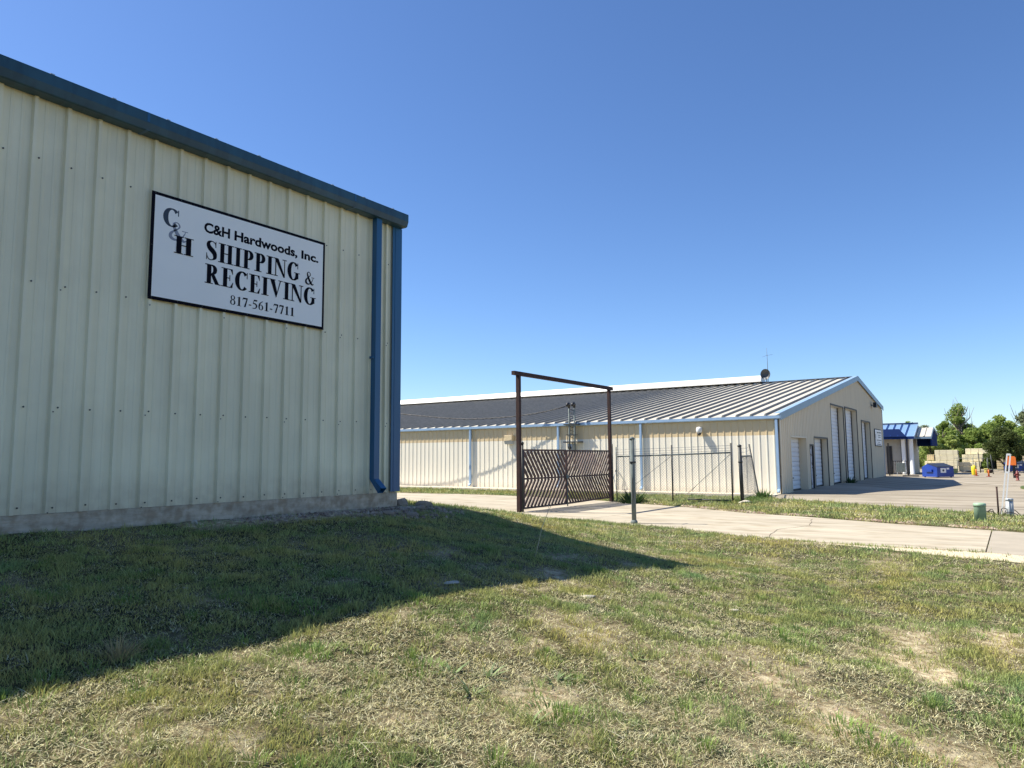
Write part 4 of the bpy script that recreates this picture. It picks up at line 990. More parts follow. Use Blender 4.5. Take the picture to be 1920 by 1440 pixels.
def leaf(xa, xb, zt, zm, zb_a, zb_b, tl, sp):
    """tl = slope sign of the upper slats"""
    lf = MB(); w = .055
    lf.bar(L(xa, zt), L(xb, zt), .035, w); lf.bar(L(xa, zm), L(xb, zm), .035, w); lf.bar(L(xa, zb_a), L(xb, zb_b), .035, w)
    lf.box(xa - GO.x - .027, xa - GO.x + .027, -.018, .018, zb_a - .02, zt + .02); lf.box(xb - GO.x - .027, xb - GO.x + .027, -.0181, .0181, zb_b - .02, zt + .02)
    lo = lf.build('gate_leaf', M['rust_leaf'], t)
    for (z0, z1, sgn) in ((zm, zt, tl), (min(zb_a, zb_b), zm, -tl)):
        a0 = z0 + w / 2; a1 = z1 - w / 2; dz = a1 - a0
        x = xa - dz * 0.8 + .04; sm = MB()
        while x < xb + dz * .8:
            # slat from bottom (x0,a0) to top (x0 + sgn*dz*.8)
            x0, x1 = (x, x + dz * .8) if sgn > 0 else (x + dz * .8, x)
            # clip to the leaf
            t0, t1 = 0.0, 1.0
            for lim, s in ((xa + .03, 1), (xb - .03, -1)):
                f0, f1 = s * (x0 - lim), s * (x1 - lim)
                if f0 < 0 and f1 < 0: t0, t1 = 1, 0; break
                if f0 < 0: t0 = max(t0, -f0 / (f1 - f0))
                elif f1 < 0: t1 = min(t1, f0 / (f0 - f1))
            if t1 - t0 > .04:
                p = L(x0 + (x1 - x0) * t0, a0 + dz * t0); q = L(x0 + (x1 - x0) * t1, a0 + dz * t1)
                sm.bar(p, q, .030, .088 if tl < 0 else .072, up=(0, 0, 1))
            x += sp
        sm.build('slats', M['rust_leaf'], lo)
    return lo
leaf(17.80, 20.24, 1.81, 0.965, 0.11, 0.115, -1, .195)
leaf(20.30, 23.28, 1.80, 0.965, 0.115, 0.17, 1, .175)
mb = MB(); mb.tube([L(20.27, .03, -.03), L(20.27, 1.05, -.03)], .02, 8); mb.box(20.2 - GO.x, 20.34 - GO.x, -.06, -.02, .92, 1.02); mb.build('drop_bolt', M['galv'], t)

# ------------------------------------------------------------------ chain link
def chain_mesh(p00, p10, p11, p01, step, r, m, parent, name='wire_mesh'):
    """diamond wires on the quad p00 (bottom left) p10 p11 p01"""
    P = [Vector(p) for p in (p00, p10, p11, p01)]; Lx = (P[1] - P[0]).length; Lz = (P[3] - P[0]).length; mb = MB()
    def at(u, v): a = P[0].lerp(P[1], u / Lx); b = P[3].lerp(P[2], u / Lx); return a.lerp(b, v / Lz)
    k = -Lz
    while k < Lx:
        for sgn in (1, -1):
            # sgn=1: u=k+v ; sgn=-1: u=k+Lz-v
            v0, v1 = 0.0, Lz
            if sgn == 1: v0 = max(v0, -k); v1 = min(v1, Lx - k)
            else: v0 = max(v0, k + Lz - Lx); v1 = min(v1, k + Lz)
            if v1 - v0 > .02:
                f_ = (lambda v: k + v) if sgn == 1 else (lambda v: k + Lz - v)
                mb.tube([at(f_(v0), v0), at(f_(v1), v1)], r, 3, cap=False)
        k += step
    return mb.build(name, m, parent)
PG = [(23.62, 11.78), (24.06, 9.85), (24.36, 7.85)]
t = empty('chain_link_gate', (PG[0][0], PG[0][1], 0)); tag(t, 'chain link gate with barbed wire on top standing open beyond the driveway', 'gate')
def Q(i, z, f=0.0, dx=0.0):
    a = PG[min(i, 2)]; b = PG[min(i + 1, 2)]
    return (a[0] + (b[0] - a[0]) * f - PG[0][0] + dx, a[1] + (b[1] - a[1]) * f - PG[0][1], z)
mb = MB(); mb.tube([Q(0, 1.60), Q(1, 1.65), Q(2, 1.71)], .026, 8); mb.build('top_rail', M['galv'], t)
mb = MB(); mb.tube([Q(1, .12, .25), Q(2, .10)], .024, 8); mb.build('bottom_rail', M['dark_steel'], t)
mb = MB(); mb.tube([Q(0, .0), Q(0, 1.95)], .022, 8); mb.build('upright', M['galv'], t)
mb = MB(); mb.tube([Q(1, .0), Q(1, 1.99)], .026, 8); mb.build('upright', M['dark_steel'], t)
mb = MB(); mb.tube([Q(2, .0), Q(2, 2.03)], .028, 8); mb.build('upright', M['dark_steel'], t)
mb = MB(); mb.tube([Q(0, .55, .3), Q(1, 1.62)], .007, 5); mb.tube([Q(1, .3, .25), Q(2, 1.68)], .009, 5); mb.build('brace_wire', M['galv'], t)
for k in range(3):
    mb = MB(); z = .07 + k * .085; mb.tube([Q(0, 1.60 + z), Q(1, 1.65 + z), Q(2, 1.71 + z)], .005, 4)
    for i in (0, 1):
        f = .03
        while f < 1: a = Q(i, 1.60 + .05 * (i + f) + z, f); mb.bar((a[0] - .01, a[1] - .012, a[2] - .018), (a[0] + .01, a[1] + .012, a[2] + .018), .005); f += .07
    mb.build('barbed_wire', M['wire'], t)
chain_mesh(Q(0, .10), Q(1, .10), Q(1, 1.63), Q(0, 1.58), .09, .0032, M['wire'], t)
chain_mesh(Q(1, .10), Q(2, .10), Q(2, 1.69), Q(1, 1.63), .09, .0032, M['wire'], t)

def gate_post(x, y, h, r, label, lean=(0, 0), mt='galv', collar=True):
    t = empty('gate_post', (x, y, 0)); tag(t, label, 'post')
    mb = MB(); mb.tube([(0, 0, -.15), (lean[0], lean[1], h)], r, 16); mb.build('pipe', M[mt], t)
    mb = MB(); mb.lathe((lean[0], lean[1], h - .03), [(r + .008, 0), (r + .008, .035), (r * .7, .06), (.01, .07)], 16); mb.build('cap', M[mt], t)
    if collar:
        mb = MB(); f = .72; cx, cy = lean[0] * f, lean[1] * f
        mb.lathe((cx, cy, h * f - .03), [(r + .012, 0), (r + .012, .05)], 14); mb.box(cx + r, cx + r + .09, cy - .02, cy + .02, h * f - .025, h * f + .02); mb.box(cx - r - .07, cx - r, cy - .015, cy + .015, h * f - .02, h * f + .015)
        mb.build('clamp', M['dark_steel'], t)
    return t
gz = float(height(16.02, 7.62))
g1 = gate_post(16.02, 7.55, 2.035, .055, 'stout galvanised pipe post standing alone in the grass in front of the driveway', (-.02, 0))
mb = MB(); mb.lathe((0, 0, .0), [(.085, 0), (.085, .05), (.06, .09)], 16); mb.build('base_collar', M['galv'], g1)
mb = MB(); mb.tube([(-.07, -.02, .95), (-.10, -.02, 1.1), (-.10, -.02, .75), (-.06, -.02, .62)], .008, 6); mb.build('latch_rod', M['dark_steel'], g1)
gate_post(24.55, 7.58, 1.94, .062, 'dark steel post at the far end of the chain link gate', (-.12, 0), 'dark_steel')
t = empty('chain_link_fence', (24.65, 7.62, 0)); tag(t, 'short length of chain link fence ending in a leaning steel post', 'fence')
ax = Vector((29.9 - 24.65, 8.55 - 7.62, 0)); tp = Vector((30.3 - 24.65, 8.9 - 7.62, 0))
mb = MB(); mb.tube([(ax.x, ax.y, -.1), (tp.x, tp.y + .1, 2.07)], .032, 8); mb.build('leaning_post', M['dark_steel'], t)
mb = MB(); mb.tube([(0, 0, 1.58), (tp.x, tp.y + .05, 1.60)], .026, 8); mb.build('top_rail', M['galv'], t)
chain_mesh((0.05, 0, .12), (ax.x, ax.y + .02, .12), (tp.x, tp.y + .05, 1.58), (0.05, 0, 1.56), .11, .0022, M['wire'], t)
mb = MB()
for z in (1.72, 1.86, 2.0): mb.tube([(0, 0, z - .15), (tp.x * .5, tp.y * .5, z - .12), (tp.x, tp.y + .08, z)], .006, 4)
mb.build('barbed_wire', M['wire'], t)

# ------------------------------------------------------------------ pedestals and stakes
t = empty('utility_pedestal', (20.65, .74, .02)); tag(t, 'squat pale green utility pedestal in the roadside grass', 'utility pedestal')
mb = MB(); mb.lathe((0, 0, -.05), [(.125, 0), (.125, .38), (.128, .385)], 28); mb.build('body', M['green_ped'], t)
mb = MB(); mb.lathe((0, 0, .336), [(.134, 0), (.134, .05), (.122, .078), (.08, .088), (.01, .090)], 28); mb.build('lid', M['green_ped'], t)
t = empty('utility_pedestal', (22.8, .16, .0)); tag(t, 'slim pale grey utility pedestal at the right edge behind the leaning strip', 'utility pedestal')
mb = MB(); mb.lathe((0, 0, -.05), [(.082, 0), (.082, .44)], 24); mb.build('body', M['grey_ped'], t)
mb = MB(); mb.lathe((0, 0, .392), [(.089, 0), (.089, .05), (.075, .066), (.01, .070)], 24); mb.build('lid', M['grey_ped'], t)
mb = MB(); mb.tube([(0, 0, -.05), (0, .0, .73)], .02, 8); mb.tube([(0, 0, .73), (0, 0, .74)], .024, 8)
o = mb.build('steel_rod', M['rust'], None, loc=(22.6, .41, .02)); tag(o, 'rusty steel rod standing upright beside the leaning white strip', 'rod')
t = empty('white_stake', (23.0, .32, .0)); tag(t, 'leaning white slotted plastic stake between the two utility pedestals', 'stake')
p = Vector((0, 0, 0)); q = Vector((.0, -.22, 1.60)); d = (q - p).normalized(); wv = Vector((0, 1, 0.1)).normalized() * .036
mb = MB(); mb.bar(p + wv, q + wv, .032, .014, up=(1, 0, 0)); mb.bar(p - wv, q - wv, .032, .014, up=(1, 0, 0))
for f_ in (0.70, .99, .0): c = p.lerp(q, f_); mb.bar(c - wv, c + wv, .05 if f_ else .03, .017, up=(1, 0, 0))
mb.build('channel', M['white'], t)
mb = MB(); mb.bar(p + Vector((.012, 0, 0)), p.lerp(q, .7) + Vector((.012, 0, 0)), .004, .03, up=(1, 0, 0)); mb.build('strip_shadow_gap', M['dark_steel'], t) if False else None
mb = MB()
for (a, b, c_) in [((22.7, .5), (22.8, .62), .16), ((22.7, .38), (22.75, .2), .2), ((22.9, .3), (23, .05), .17), ((22.6, .45), (22.5, .75), .13), ((22.5, .3), (22.4, .05), .12)]:
    mb.tube(smooth_path([(a[0], a[1], .0), ((a[0] + b[0]) / 2 - .02, (a[1] * .7 + b[1] * .3), c_), (b[0], b[1], c_ * .8), (b[0] + .03, b[1] + (b[1] - a[1]) * .4, 0)], 5), .010, 5)
tag(mb.build('cable_loops', M['black']), 'black cable loops sticking out of the soil around the leaning stake', 'cable')

before_yard = set(bpy.data.objects)  # yard positions and sizes below mostly worked out from image pixels
# ------------------------------------------------------------------ office with blue roof
t = empty('office_building', (66.5, 7.0, 0)); tag(t, 'small office with blue standing seam roof beside the warehouse', 'building'); OO = Vector((66.5, 7.0, 0))
def ob(mb, name, m, parent=None, label=None, bevel=0):
    o = mb.build(name, m, None, bevel=bevel); o.data.transform(Matrix.Translation(-OO)); o.parent = parent or t
    if label: o['label'] = label
    return o
mb = MB(); z = 0.1
while z < 2.95: mb.quadstrip([(66.47, 7.45, z), (66.51, 7.45, z + .14)], [(66.47, 14, z), (66.51, 14, z + .14)]); z += .14
ob(mb, 'siding', M['siding'])
mb = MB(); mb.box(66.52, 74, 6.95, 14, 0, 3.0); ob(mb, 'wall', M['siding'])
mb = MB()
xe, ze, xr, zr = 65.5, 3.02, 69.2, 4.15; sp = [(6.45, 0)]
y = 7.06
while y < 14.2: sp += [(y - .05, 0), (y - .03, .07), (y + .03, .07), (y + .05, 0)]; y += .52
sp.append((14.3, 0))
mb.quadstrip([(xe, u, ze + d) for u, d in sp], [(xr, u, zr + d) for u, d in sp]); mb.quadstrip([(xr, u, zr + d) for u, d in sp], [(xr + 4, u, ze + d) for u, d in sp])
rf = ob(mb, 'roof', M['roof_blue'])
mb = MB(); mb.prism([(xe - .12, 6.95, ze - .02), (xe - .12, 14.2, ze - .02), (xe + 1.75, 14.2, ze + .64), (xe + 1.75, 7.65, ze + .64)], (0, 0, .05)); ob(mb, 'roof_shadow_sheet', M['roof_shadow_sheet'], rf)  # added navy sheet stands in for the shadow across the lower roof
mb = MB()
for y_ in np.arange(7.06, 14.2, .52): mb.prism([(xe, y_ - .035, ze + .072), (xr, y_ - .035, zr + .072), (xr, y_ + .035, zr + .072), (xe, y_ + .035, ze + .072)], (0, 0, .012))
mb.box(xr - .1, xr + .1, 6.42, 14.3, zr + .02, zr + .12); mb.box(xe - .06, xe - .01, 6.42, 14.3, ze - .18, ze + .03); ob(mb, 'fascia', M['navy'], rf)
mb = MB(); mb.prism([(xe, 6.44, ze - .18), (xr, 6.44, zr - .18), (xr, 6.44, zr + .04), (xe, 6.44, ze + .04)], (0, -.03, 0)); ob(mb, 'rake_trim', M['light_blue'], rf)
mb = MB(); mb.poly([(xe, 6.47, ze - .02), (xr, 6.47, zr - .02), (xr + 4, 6.47, ze - .02)][::-1]); ob(mb, 'gable', M['siding'])
for yy, xx in ((7.28, 66.1), (6.72, 66.1)):
    mb = MB(); mb.lathe((xx, yy, 0), [(.17, 0), (.17, .1), (.15, .12), (.15, 2.8), (.17, 2.85)], 18); ob(mb, 'column', M['white'])
mb = MB(); mb.box(66.2, 66.28, 6.98, 7.06, 0, 2.85); ob(mb, 'downspout', M['navy'])
mb = MB(); mb.box(68.3, 69.5, 6.90, 6.949, 0.1, 2.4); d = ob(mb, 'door', M['glass']); mb = MB(); mb.box(68.2, 68.299, 6.88, 6.949, 0.1, 2.5); mb.box(69.501, 69.6, 6.88, 6.949, .1, 2.5); mb.box(68.2, 69.6, 6.88, 6.949, 2.501, 2.58); ob(mb, 'frame', M['white'], d)
mb = MB(); mb.box(66.40, 66.46, 7.40, 7.50, 0, 2.9); mb.box(66.42, 66.46, 8.15, 8.55, .05, 2.3); ob(mb, 'dark_trim', M['black'])
# porch
mb = MB(); px0, pxr, px1 = 66.7, 69.2, 72.6
sp = [(5.35, 0), (5.78, 0), (5.8, .06), (5.86, .06), (5.88, 0), (6.28, 0), (6.3, .06), (6.36, .06), (6.38, 0), (6.85, 0)]
mb.quadstrip([(px0, u, 3.04 + d) for u, d in sp], [(pxr, u, 3.82 + d) for u, d in sp]); mb.quadstrip([(pxr, u, 3.82 + d) for u, d in sp], [(px1 + .3, u, 3.38 + d) for u, d in sp])
pr_ = ob(mb, 'porch_roof', M['roof_tan'])
mb = MB(); mb.prism([(px0, 5.33, 2.90), (pxr, 5.33, 3.68), (px1 + .3, 5.33, 3.24), (px1 + .3, 5.33, 3.40), (pxr, 5.33, 3.86), (px0, 5.33, 3.06)], (0, -.04, 0)); mb.box(px0 - .05, px0, 5.3, 6.8, 2.86, 3.03); ob(mb, 'rake_trim', M['blue_grey'], pr_)
mb = MB(); mb.prism([(67.2, 5.36, 2.32), (px1, 5.36, 2.32), (px1, 5.36, 3.3), (pxr, 5.36, 3.70), (67.2, 5.36, 3.04)], (0, .08, 0)); mb.box(px1 - .1, px1, 5.44, 6.9, 2.32, 3.3)
ob(mb, 'porch_gable', M['navy'], pr_)

# railing and panel by the office
t = empty('railing', (63.0, 6.65, 0)); tag(t, 'black metal railing in front of the office siding', 'railing')
mb = MB(); mb.box(0, .05, 0, 1.2, 1.08, 1.13); mb.box(0, .05, 0, 1.2, .15, .19)
for k in range(9): mb.box(.012, .038, k * .146, k * .146 + .026, .19, 1.08)
mb.build('rail', M['black'], t)
for yy in (0, 1.16): mb = MB(); mb.box(0, .05, yy, yy + .05, 0, 1.08); mb.build('post', M['black'], t)
t = empty('crowd_barrier', (61.9, 6.75, 0)); tag(t, 'grey metal barrier panel leaning by the black railing', 'barrier')
mb = MB(); mb.box(0, .04, 0, .62, .28, .98)
for k in range(6): mb.box(-.012, -.001, .04 + k * .1, .07 + k * .1, .30, .96)
mb.build('panel', M['galv'], t)
for yy in (.02, .56): mb = MB(); mb.box(0, .04, yy, yy + .04, 0, .279); mb.build('leg', M['grey_ped'], t)
gp_ = MB(); gp_.box(-.04, .04, -.04, .04, 0, 2.55); tag(gp_.build('steel_post', M['black'], None, loc=(62.2, 6.62, 0)), 'dark steel post leaning beside the grey barrier', 'post')
gp_ = MB(); gp_.box(-.05, .05, -.05, .05, 0, 2.5)
tag(gp_.build('steel_post', M['black'], None, loc=(62.4, 7.9, 0)), 'dark steel post close against the end of the warehouse gable', 'post')
s_ = MB(); s_.box(-.3, .3, -.5, .5, 0, .09); tag(s_.build('pallet', M['door_dark'], None, loc=(60.6, 6.3, 0.0), bevel=.01), 'low dark block lying in front of the grey barrier', 'block')

# ------------------------------------------------------------------ dumpsters
def dumpster(name, label, loc, rz, sc=1.0):
    t = empty(name, loc, rz); tag(t, label, 'dumpster', ); t.scale = (sc,) * 3
    w, d = 1.35, 1.35
    # local: corner at origin, x along the shaded face, y along the lit face
    mb = MB(); mb.prism([(0, 0, .06), (0, d, .06), (0, d, .72), (0, d * .62, .95), (0, 0, .72)], (w, 0, 0)); mb.build('body', M['blue_bin'], t)
    mb = MB(); mb.prism([(-.02, d * .62, .955), (-.02, -.03, .725), (-.02, -.03, .76), (-.02, d * .62, .995)], (w + .04, 0, 0)); mb.build('lid', M['lid'], t)
    mb = MB(); mb.box(-.10, 0, .38, .95, .40, .56); mb.build('fork_pocket', M['blue_bin'], t)
    mb = MB(); mb.box(.28, .72, -.012, -.002, .34, .66); mb.box(.78, .98, -.012, -.002, .56, .68); mb.build('sticker', M['white'], t)
    mb = MB(); mb.lathe((.5, -.0135, .50), [(.08, 0), (.08, -.001)][::-1], 16, 'y'); mb.build('emblem', M['ink_slate'], t)
    for cx, cy in ((.12, .12), (w - .12, .12), (.12, d - .12), (w - .12, d - .12)):
        mb = MB(); mb.lathe((cx, cy - .03, .06), [(.06, 0), (.06, .06)], 12, 'y'); mb.build('wheel', M['black'], t)
    return t
dumpster('dumpster', 'blue dumpster with black lid in front of the office porch', (57.6, 4.38, 0), R(-43))
t = dumpster('dumpster', 'blue dumpster half hidden behind the orange box at the right edge', (78.5, .35, 0), R(-70), 1.0)

# ------------------------------------------------------------------ hydrant, barrels, cones
t = empty('fire_hydrant', (53.3, -.12, 0)); tag(t, 'faded red fire hydrant by the kerb at the right edge', 'fire hydrant')
mb = MB(); mb.lathe((0, 0, 0), [(.11, 0), (.11, .03), (.075, .04), (.075, .38), (.10, .39), (.10, .42), (.085, .44), (.07, .52), (.03, .56), (.025, .6)], 18); mb.build('barrel', M['red'], t)
for s in (-1, 1): mb = MB(); mb.lathe((0, s * .07, .33), [(.045, 0), (.045, s * .07), (.03, s * .09)], 12, 'y'); mb.build('nozzle', M['red'], t)
mb = MB(); mb.lathe((-.07, 0, .28), [(.055, 0), (.055, -.07), (.03, -.09)], 12, 'x'); mb.build('nozzle', M['red'], t)
t = empty('yellow_drum', (66.3, 2.57, 0)); tag(t, 'bright yellow plastic drum beside an orange delineator', 'drum')
mb = MB(); mb.lathe((0, 0, 0), [(.14, 0), (.17, .04), (.17, .25), (.18, .28), (.18, .55), (.16, .66), (.07, .72)], 20); mb.build('body', M['yellow'], t)
mb = MB(); mb.lathe((0, 0, .72), [(.05, 0), (.05, .06)], 12); mb.build('cap', M['yellow_pale'], t)
def delineator(loc, h, label, m2):
    t = empty('delineator', loc); tag(t, label, 'delineator post')
    mb = MB(); mb.lathe((0, 0, 0), [(.18, 0), (.17, .03), (.06, .05)], 14); mb.build('base', M['red'], t)
    mb = MB(); mb.lathe((0, 0, .051), [(.06, 0), (.05, .3), (.04, .45)], 12); mb.build('cone', M['orange'], t)
    mb = MB(); mb.lathe((0, 0, .50), [(.03, 0), (.025, h - .5)], 10); mb.build('pole', m2, t)
delineator((63.4, 2.33, 0), 1.0, 'orange delineator post in front of the yellow drum', M['dark_steel'])
delineator((61.4, 1.52, 0), 1.35, 'tall orange delineator post to the right of the yellow drum', M['dark_steel'])
def crate(loc, label):
    t = empty('crate', loc); tag(t, label, 'crate'); mb = MB(); mb.box(-.2, .2, -.17, .17, .0, .30)
    mb.box(-.215, -.201, -.12, .12, .1, .2); mb.build('body', M['yellow_pale'], t, bevel=.02); mb = MB(); mb.box(-.22, .22, -.19, .19, .302, .38); mb.build('lid', M['yellow_pale'], t, bevel=.01)
crate((74, 1.96, 0), 'pale yellow crate behind the tall orange delineator'); crate((72.8, 4.2, 0), 'pale yellow crate just behind the dumpster lid')
t = empty('orange_box', (59.0, .16, 0)); tag(t, 'orange box on a dark post at the right edge behind the leaning stake', 'box')
mb = MB(); mb.prism([(-.25, -.27, .85), (-.25, .28, .85), (-.25, .28, 1.30), (-.25, .18, 1.44), (-.25, -.2, 1.44), (-.25, -.27, 1.36)], (.5, 0, 0)); mb.build('box', M['orange'], t)
mb = MB(); mb.box(-.08, .08, -.22, -.06, 0, .85); mb.box(-.1, .26, -.32, -.275, .0, 1.15); mb.build('post', M['black'], t)

# ------------------------------------------------------------------ lumber bundles
def bundle(L_, H_, W_, m, stamp=False):
    t = empty('lumber_bundle'); mb = MB(); mb.box(0, W_, 0, L_, .03, H_)
    mb.build('wrap', m, t, bevel=.015)
    mb = MB(); mb.box(.02, W_ - .02, -.012, -.002, .05, H_ - .02)
    for i in range(1, 6): mb.box(.02, W_ - .02, -.016, -.0125, .05 + i * (H_ - .07) / 6 - .004, .05 + i * (H_ - .07) / 6 + .004)
    for i in range(1, 5): mb.box(-.004, -.0005, .01, L_ - .01, .03 + i * (H_ - .03) / 5 - .003, .03 + i * (H_ - .03) / 5 + .003)
    mb.build('end_grain', M['lumber_end'], t)
    mb = MB()
    for f_ in (.2, .5, .8): mb.box(-.008, -.001, L_ * f_ - .015, L_ * f_ + .015, .03, H_)
    mb.box(.0, W_, L_ * .15, L_ * .15 + .09, 0, .029); mb.box(.0, W_, L_ * .85, L_ * .85 + .09, 0, .029); mb.build('strap', M['strap'], t)
    return t
protos = {}
WORDS = {}
def put(kind, x, y, z, label):
    L_, H_, m = kind
    if kind not in protos:
        protos[kind] = bundle(L_, H_, 1.2, M[m]); o = protos[kind]; o.location = (x, y, z)
    else: o = link_copy(protos[kind], (x, y, z))
    tag(o, label, 'lumber bundle', 'lumber bundles stacked in the yard'); return o
K1 = (1.85, .5, 'lumber'); K2 = (2.05, .5, 'lumber'); K3 = (1.45, .34, 'lumber'); K4 = (1.75, .45, 'lumber'); K5 = (.6, .34, 'lumber_tan'); K6 = (3.0, .34, 'lumber_tan'); K7 = (2.1, .55, 'lumber')
for k in range(4):
    w = ['bottom', 'second from the bottom', 'second from the top', 'topmost'][k]
    put(K1, 79 + .03 * k, 4.22 + (.04 if k % 2 else 0), k * .5, 'cream wrapped lumber bundle, %s of the tall left stack' % w)
put((1.7, .42, 'lumber'), 79.6, 2.6, 0, 'cream wrapped lumber bundle, lowest of the middle stack behind the yellow drum')
put((1.7, .42, 'lumber'), 79.6, 2.55, .42, 'cream wrapped lumber bundle, second from the ground behind the yellow drum')
put(K3, 80.8, 2.42, .88, 'cream wrapped lumber bundle with dark curved shadow, third up in the right stack')
put(K3, 80.8, 2.38, 1.22, 'cream wrapped lumber bundle under the topmost one of the right stack')
put(K7, 81.5, 1.65, 1.58, 'tall wrapped lumber bundle lying on top of the right stack')
for k in range(3): put((1.4, .52, 'lumber'), 82.5, 2.7, k * .52, 'shaded lumber bundle between the two tall stacks, %s' % ['lowest', 'middle', 'highest'][k])
for k in range(2): put(K5, 81 + .2 * k, 6.35, .9 + .34 * k if k else 1.0, ['tan lumber bundle on the ground pile beside the porch', 'small brown lumber bundle topping the pile beside the porch'][k])
put((1.1, .5, 'lumber'), 80.6, 6.0, 0, 'cream lumber bundle at ground level beside the porch'); put((1.1, .45, 'lumber'), 80.6, 6.0, .5, 'cream lumber bundle second up beside the porch')
for k in range(4): put(K6, 86, -1.6, k * .36, 'tan lumber bundle behind the small tree, %s' % ['lowest', 'second up', 'third up', 'topmost'][k])
for k in range(4): put(K6, 86.1, -4.9, k * .36, 'tan lumber bundle at the far right edge, %s' % ['lowest', 'second up', 'third up', 'topmost'][k])
t = empty('yard_fence', (76.5, 0, 0)); tag(t, 'thin wire fence with slim posts in front of the lumber', 'fence')
mb = MB(); mb.tube([(0, -3, 1.22), (0, 4.4, 1.24)], .022, 6); mb.tube([(0, -3, .25), (0, 1.9, .25)], .03, 6); mb.build('rail', M['galv'], t)
for yy in (4.2, 3.0, 1.95, .75, -.6, -2): mb = MB(); mb.tube([(0, yy, 0), (0, yy, 1.3)], .026, 6); mb.build('post', M['galv'], t)
for (x, y, h, lab) in ((74.6, 2.42, 1.75, 'thin dark pole above the yellow drum'), (70, 1.42, 1.55, 'thin dark pole beside the tall orange delineator')):
    mb = MB(); mb.tube([(0, 0, 0), (0, .1, h)], .035, 6); tag(mb.build('pole', M['dark_steel'], None, loc=(x, y, 0)), lab, 'pole')
mb = MB(); mb.lathe((0, 0, 0), [(.42, 0), (.45, .04), (.44, .12), (.2, .14)], 16); tag(mb.build('tyre_pile', M['black'], None, loc=(75.5, 3.45, 0)), 'flat black tyre on the ground in front of the middle lumber stack', 'tyre')
mb = MB(); mb.lathe((0, 0, 0), [(.18, 0), (.22, .12), (.2, .3)], 12); tag(mb.build('plant_pot', M['rust'], None, loc=(73.6, 1.75, 0)), 'dark red pot at the foot of the small tree', 'pot')

# ------------------------------------------------------------------ trees
def leaf_mat(name, c, c2):
    m = mat(name, c, 0.6, col2=c2, scale=1.3, detail=3, contrast=(0.35, 0.65), spec=0.2); nt = m.node_tree; b = nt.nodes['Principled BSDF']
    tr = nt.nodes.new('ShaderNodeBsdfTranslucent'); nt.links.new(b.inputs['Base Color'].links[0].from_socket, tr.inputs[0])
    mx = nt.nodes.new('ShaderNodeMixShader'); mx.inputs[0].default_value = .45
    nt.links.new(b.outputs[0], mx.inputs[1]); nt.links.new(tr.outputs[0], mx.inputs[2]); nt.links.new(mx.outputs[0], nt.nodes['Material Output'].inputs[0]); return m
LM = {'dark': leaf_mat('dark_leaves', (0.13, 0.165, 0.05), (0.06, 0.085, 0.025)), 'mid': leaf_mat('mid_leaves', (0.33, 0.42, 0.11), (0.18, 0.26, 0.065)),
      'lime': leaf_mat('lime_leaves', (0.43, 0.50, 0.16), (0.26, 0.34, 0.09)), 'grey': leaf_mat('grey_leaves', (0.26, 0.30, 0.16), (0.12, 0.16, 0.08))}
def tree(label, x, y, h, w, kind, seed, blobs=22, leaf=0.11, n=5200, low=0.25, bare_=0.0, kname='tree', sq=1.0):
    r = np.random.default_rng(seed); t = empty(kname, (x, y, 0)); tag(t, label, 'tree', 'trees beyond the yard')
    mb = MB(); mb.tube([(0, 0, -.2), (.05, .02, h * .3), (-.03, .1, h * .6), (0, 0, h * .88)], [h * .024 + .03, h * .018 + .02, h * .011, h * .003], 8)
    cen = []
    for k in range(blobs):
        f_ = low + (1 - low) * (k + r.random()) / blobs; ww = w / 2 * math.sin(math.pi * min(1, (0.12 + 0.88 * ((f_ - low) / (1 - low)))) ** 0.75) ** .8 if sq == 1 else w / 2 * math.sqrt(max(0.05, 1 - ((f_ - low) / (1 - low)) ** 2))
        a = r.random() * 6.283; rad = ww * (0.35 + 0.6 * r.random()); cx, cy, cz = rad * math.cos(a), rad * math.sin(a), h * f_ * (.94 + .06 * r.random())
        cen.append((cx, cy, cz, w * (0.10 + .10 * r.random())))
        zz = max(h * .12, cz - rad * .9 - .2); mb.tube([(0, 0, zz), (cx * .55, cy * .55, (zz + cz) / 2 + .1), (cx, cy, cz)], [h * .009 + .01, h * .006, .012], 5, cap=False)
    if bare_:
        for k in range(int(40 * bare_)):
            a = r.random() * 6.283; z0 = h * (.45 + .4 * r.random()); l = h * (.12 + .14 * r.random())
            mb.tube([(0, 0, z0), (l * .7 * math.cos(a), l * .7 * math.sin(a), z0 + l * .7), (l * .9 * math.cos(a + .3), l * .9 * math.sin(a + .3), z0 + l * 1.4)], [.05, .03, .012], 4, cap=False)
    mb.build('trunk', M['bark'] if not bare_ else M['rock'], t)
    c = np.array(cen); idx = r.integers(0, len(c), n); d = r.normal(size=(n, 3)); d /= np.linalg.norm(d, axis=1)[:, None]
    rad = (r.random(n) ** .45)[:, None] * c[idx, 3][:, None] * np.array([[1, 1, .8]]); P = c[idx, :3] + d * rad
    P[:, 2] = np.maximum(P[:, 2], .12)
    u = r.normal(size=(n, 3)); u /= np.linalg.norm(u, axis=1)[:, None]; v_ = np.cross(u, r.normal(size=(n, 3))); v_ /= np.linalg.norm(v_, axis=1)[:, None]
    s = (leaf * (.6 + .8 * r.random(n)))[:, None]
    V = np.stack([P - u * s, P + v_ * s * .55, P + u * s, P - v_ * s * .55], 1).reshape(-1, 3); F = np.arange(n * 4).reshape(-1, 4)
    me = mesh_np('crown', V, F, [LM[kind]], False); o = bpy.data.objects.new('crown', me); COL.objects.link(o); o.parent = t
    return t
tree('small dense round tree with dark green crown in front of the lumber', 75.6, .55, 3.75, 3.2, 'dark', 1, 34, .08, 14000, .30, 0, sq=0)
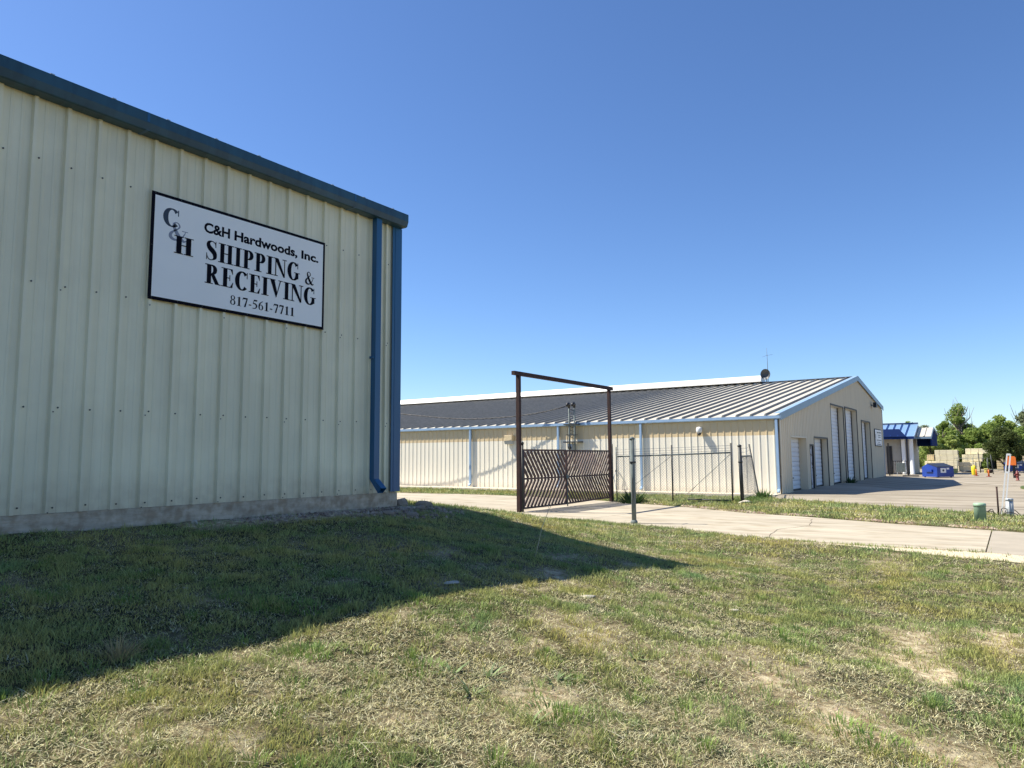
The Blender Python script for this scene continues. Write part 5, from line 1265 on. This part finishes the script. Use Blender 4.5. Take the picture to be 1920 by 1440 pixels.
tree('tallest tree behind the lumber with a grey bare right side', 98, 4.9, 7.0, 4.6, 'mid', 2, 24, .13, 5200, .22, .9)
tree('leafy tree with one rounded top just right of the office porch', 97, 6.5, 5.4, 2.6, 'mid', 3, 12, .13, 2600, .3)
tree('low lime green thicket tree immediately beside the porch', 94, 7.6, 3.9, 3.6, 'lime', 4, 26, .12, 6500, .05)
tree('low pale thicket tree behind the left lumber stack', 95, 5.6, 3.6, 3.6, 'lime', 5, 26, .12, 6500, .05)
tree('mid green thicket tree behind the right lumber stack', 96, 3.3, 4.2, 3.8, 'mid', 6, 26, .12, 6500, .05)
tree('bushy green tree above the right lumber stack', 97, 1.9, 4.9, 3.4, 'mid', 7, 24, .12, 6500, .05)
tree('two-headed green tree rising behind the small dark tree', 99, .9, 5.9, 3.6, 'mid', 8, 18, .13, 4200, .25)
tree('slim green tree between the two-headed tree and the right edge', 101, 1.9, 5.5, 1.8, 'mid', 9, 9, .12, 1600, .3)
tree('grey green tall tree at the right edge', 99, -1.6, 7.0, 3.6, 'grey', 10, 20, .13, 4200, .25, .5)
tree('low green thicket tree at the right edge under the tall grey one', 96, -.8, 4.4, 4.0, 'mid', 11, 26, .12, 6500, .05)
tree('thicket tree beyond the right edge of the yard', 96, -4.0, 4.8, 4.6, 'lime', 12, 26, .12, 6000, .05)
tree('distant grey green tree showing above the porch roof', 118, 10.4, 5.6, 4.5, 'grey', 13, 20, .13, 4000, .1)
tree('far thin treetop peeping over the gap between the two roofs', 110, 11.5, 6.1, 2.2, 'mid', 14, 8, .13, 700, .5)
for k, (x, y, h, lab) in enumerate([(100, 8.6, 4.2, 'pale thicket tree peeping between the porch and the tall tree'), (101, 6.6, 4.6, 'thicket tree right behind the one-topped leafy tree'), (101, 4.0, 5.0, 'dense thicket tree at the foot of the tallest tree'), (102, 2.6, 4.9, 'thicket tree filling the gap right of the tallest tree'), (102, .2, 5.2, 'thicket tree behind the two-headed green tree'), (102, -2.6, 5.2, 'thicket tree behind the tall grey green tree')]):
    tree(lab, x, y, h, 4.2, ['lime', 'mid'][k % 2], 40 + k, 30, .13, 7000, .04)
for k, (x, y) in enumerate([(108, -10), (112, -18), (104, -26), (116, 2), (110, 16)]):
    tree(['broad green tree far out past the right edge', 'tall green tree further out past the right edge', 'lime tree farthest out past the right edge', 'green tree deep behind the thicket', 'green tree hidden behind the office'][k], x, y, 6 + k % 3, 5.5, ['mid', 'lime', 'mid', 'mid', 'grey'][k], 20 + k, 22, .16, 3000, .08)

# the yard beyond the gable is scaled about the camera onto the lower pavement (z shift -0.28 m)
K_ = 1.175
for o in [o for o in bpy.data.objects if o not in before_yard and o.parent is None]:
    o.location = (o.location.x * K_, o.location.y * K_, o.location.z * K_ - 0.28); o.scale = tuple(c * K_ for c in o.scale)
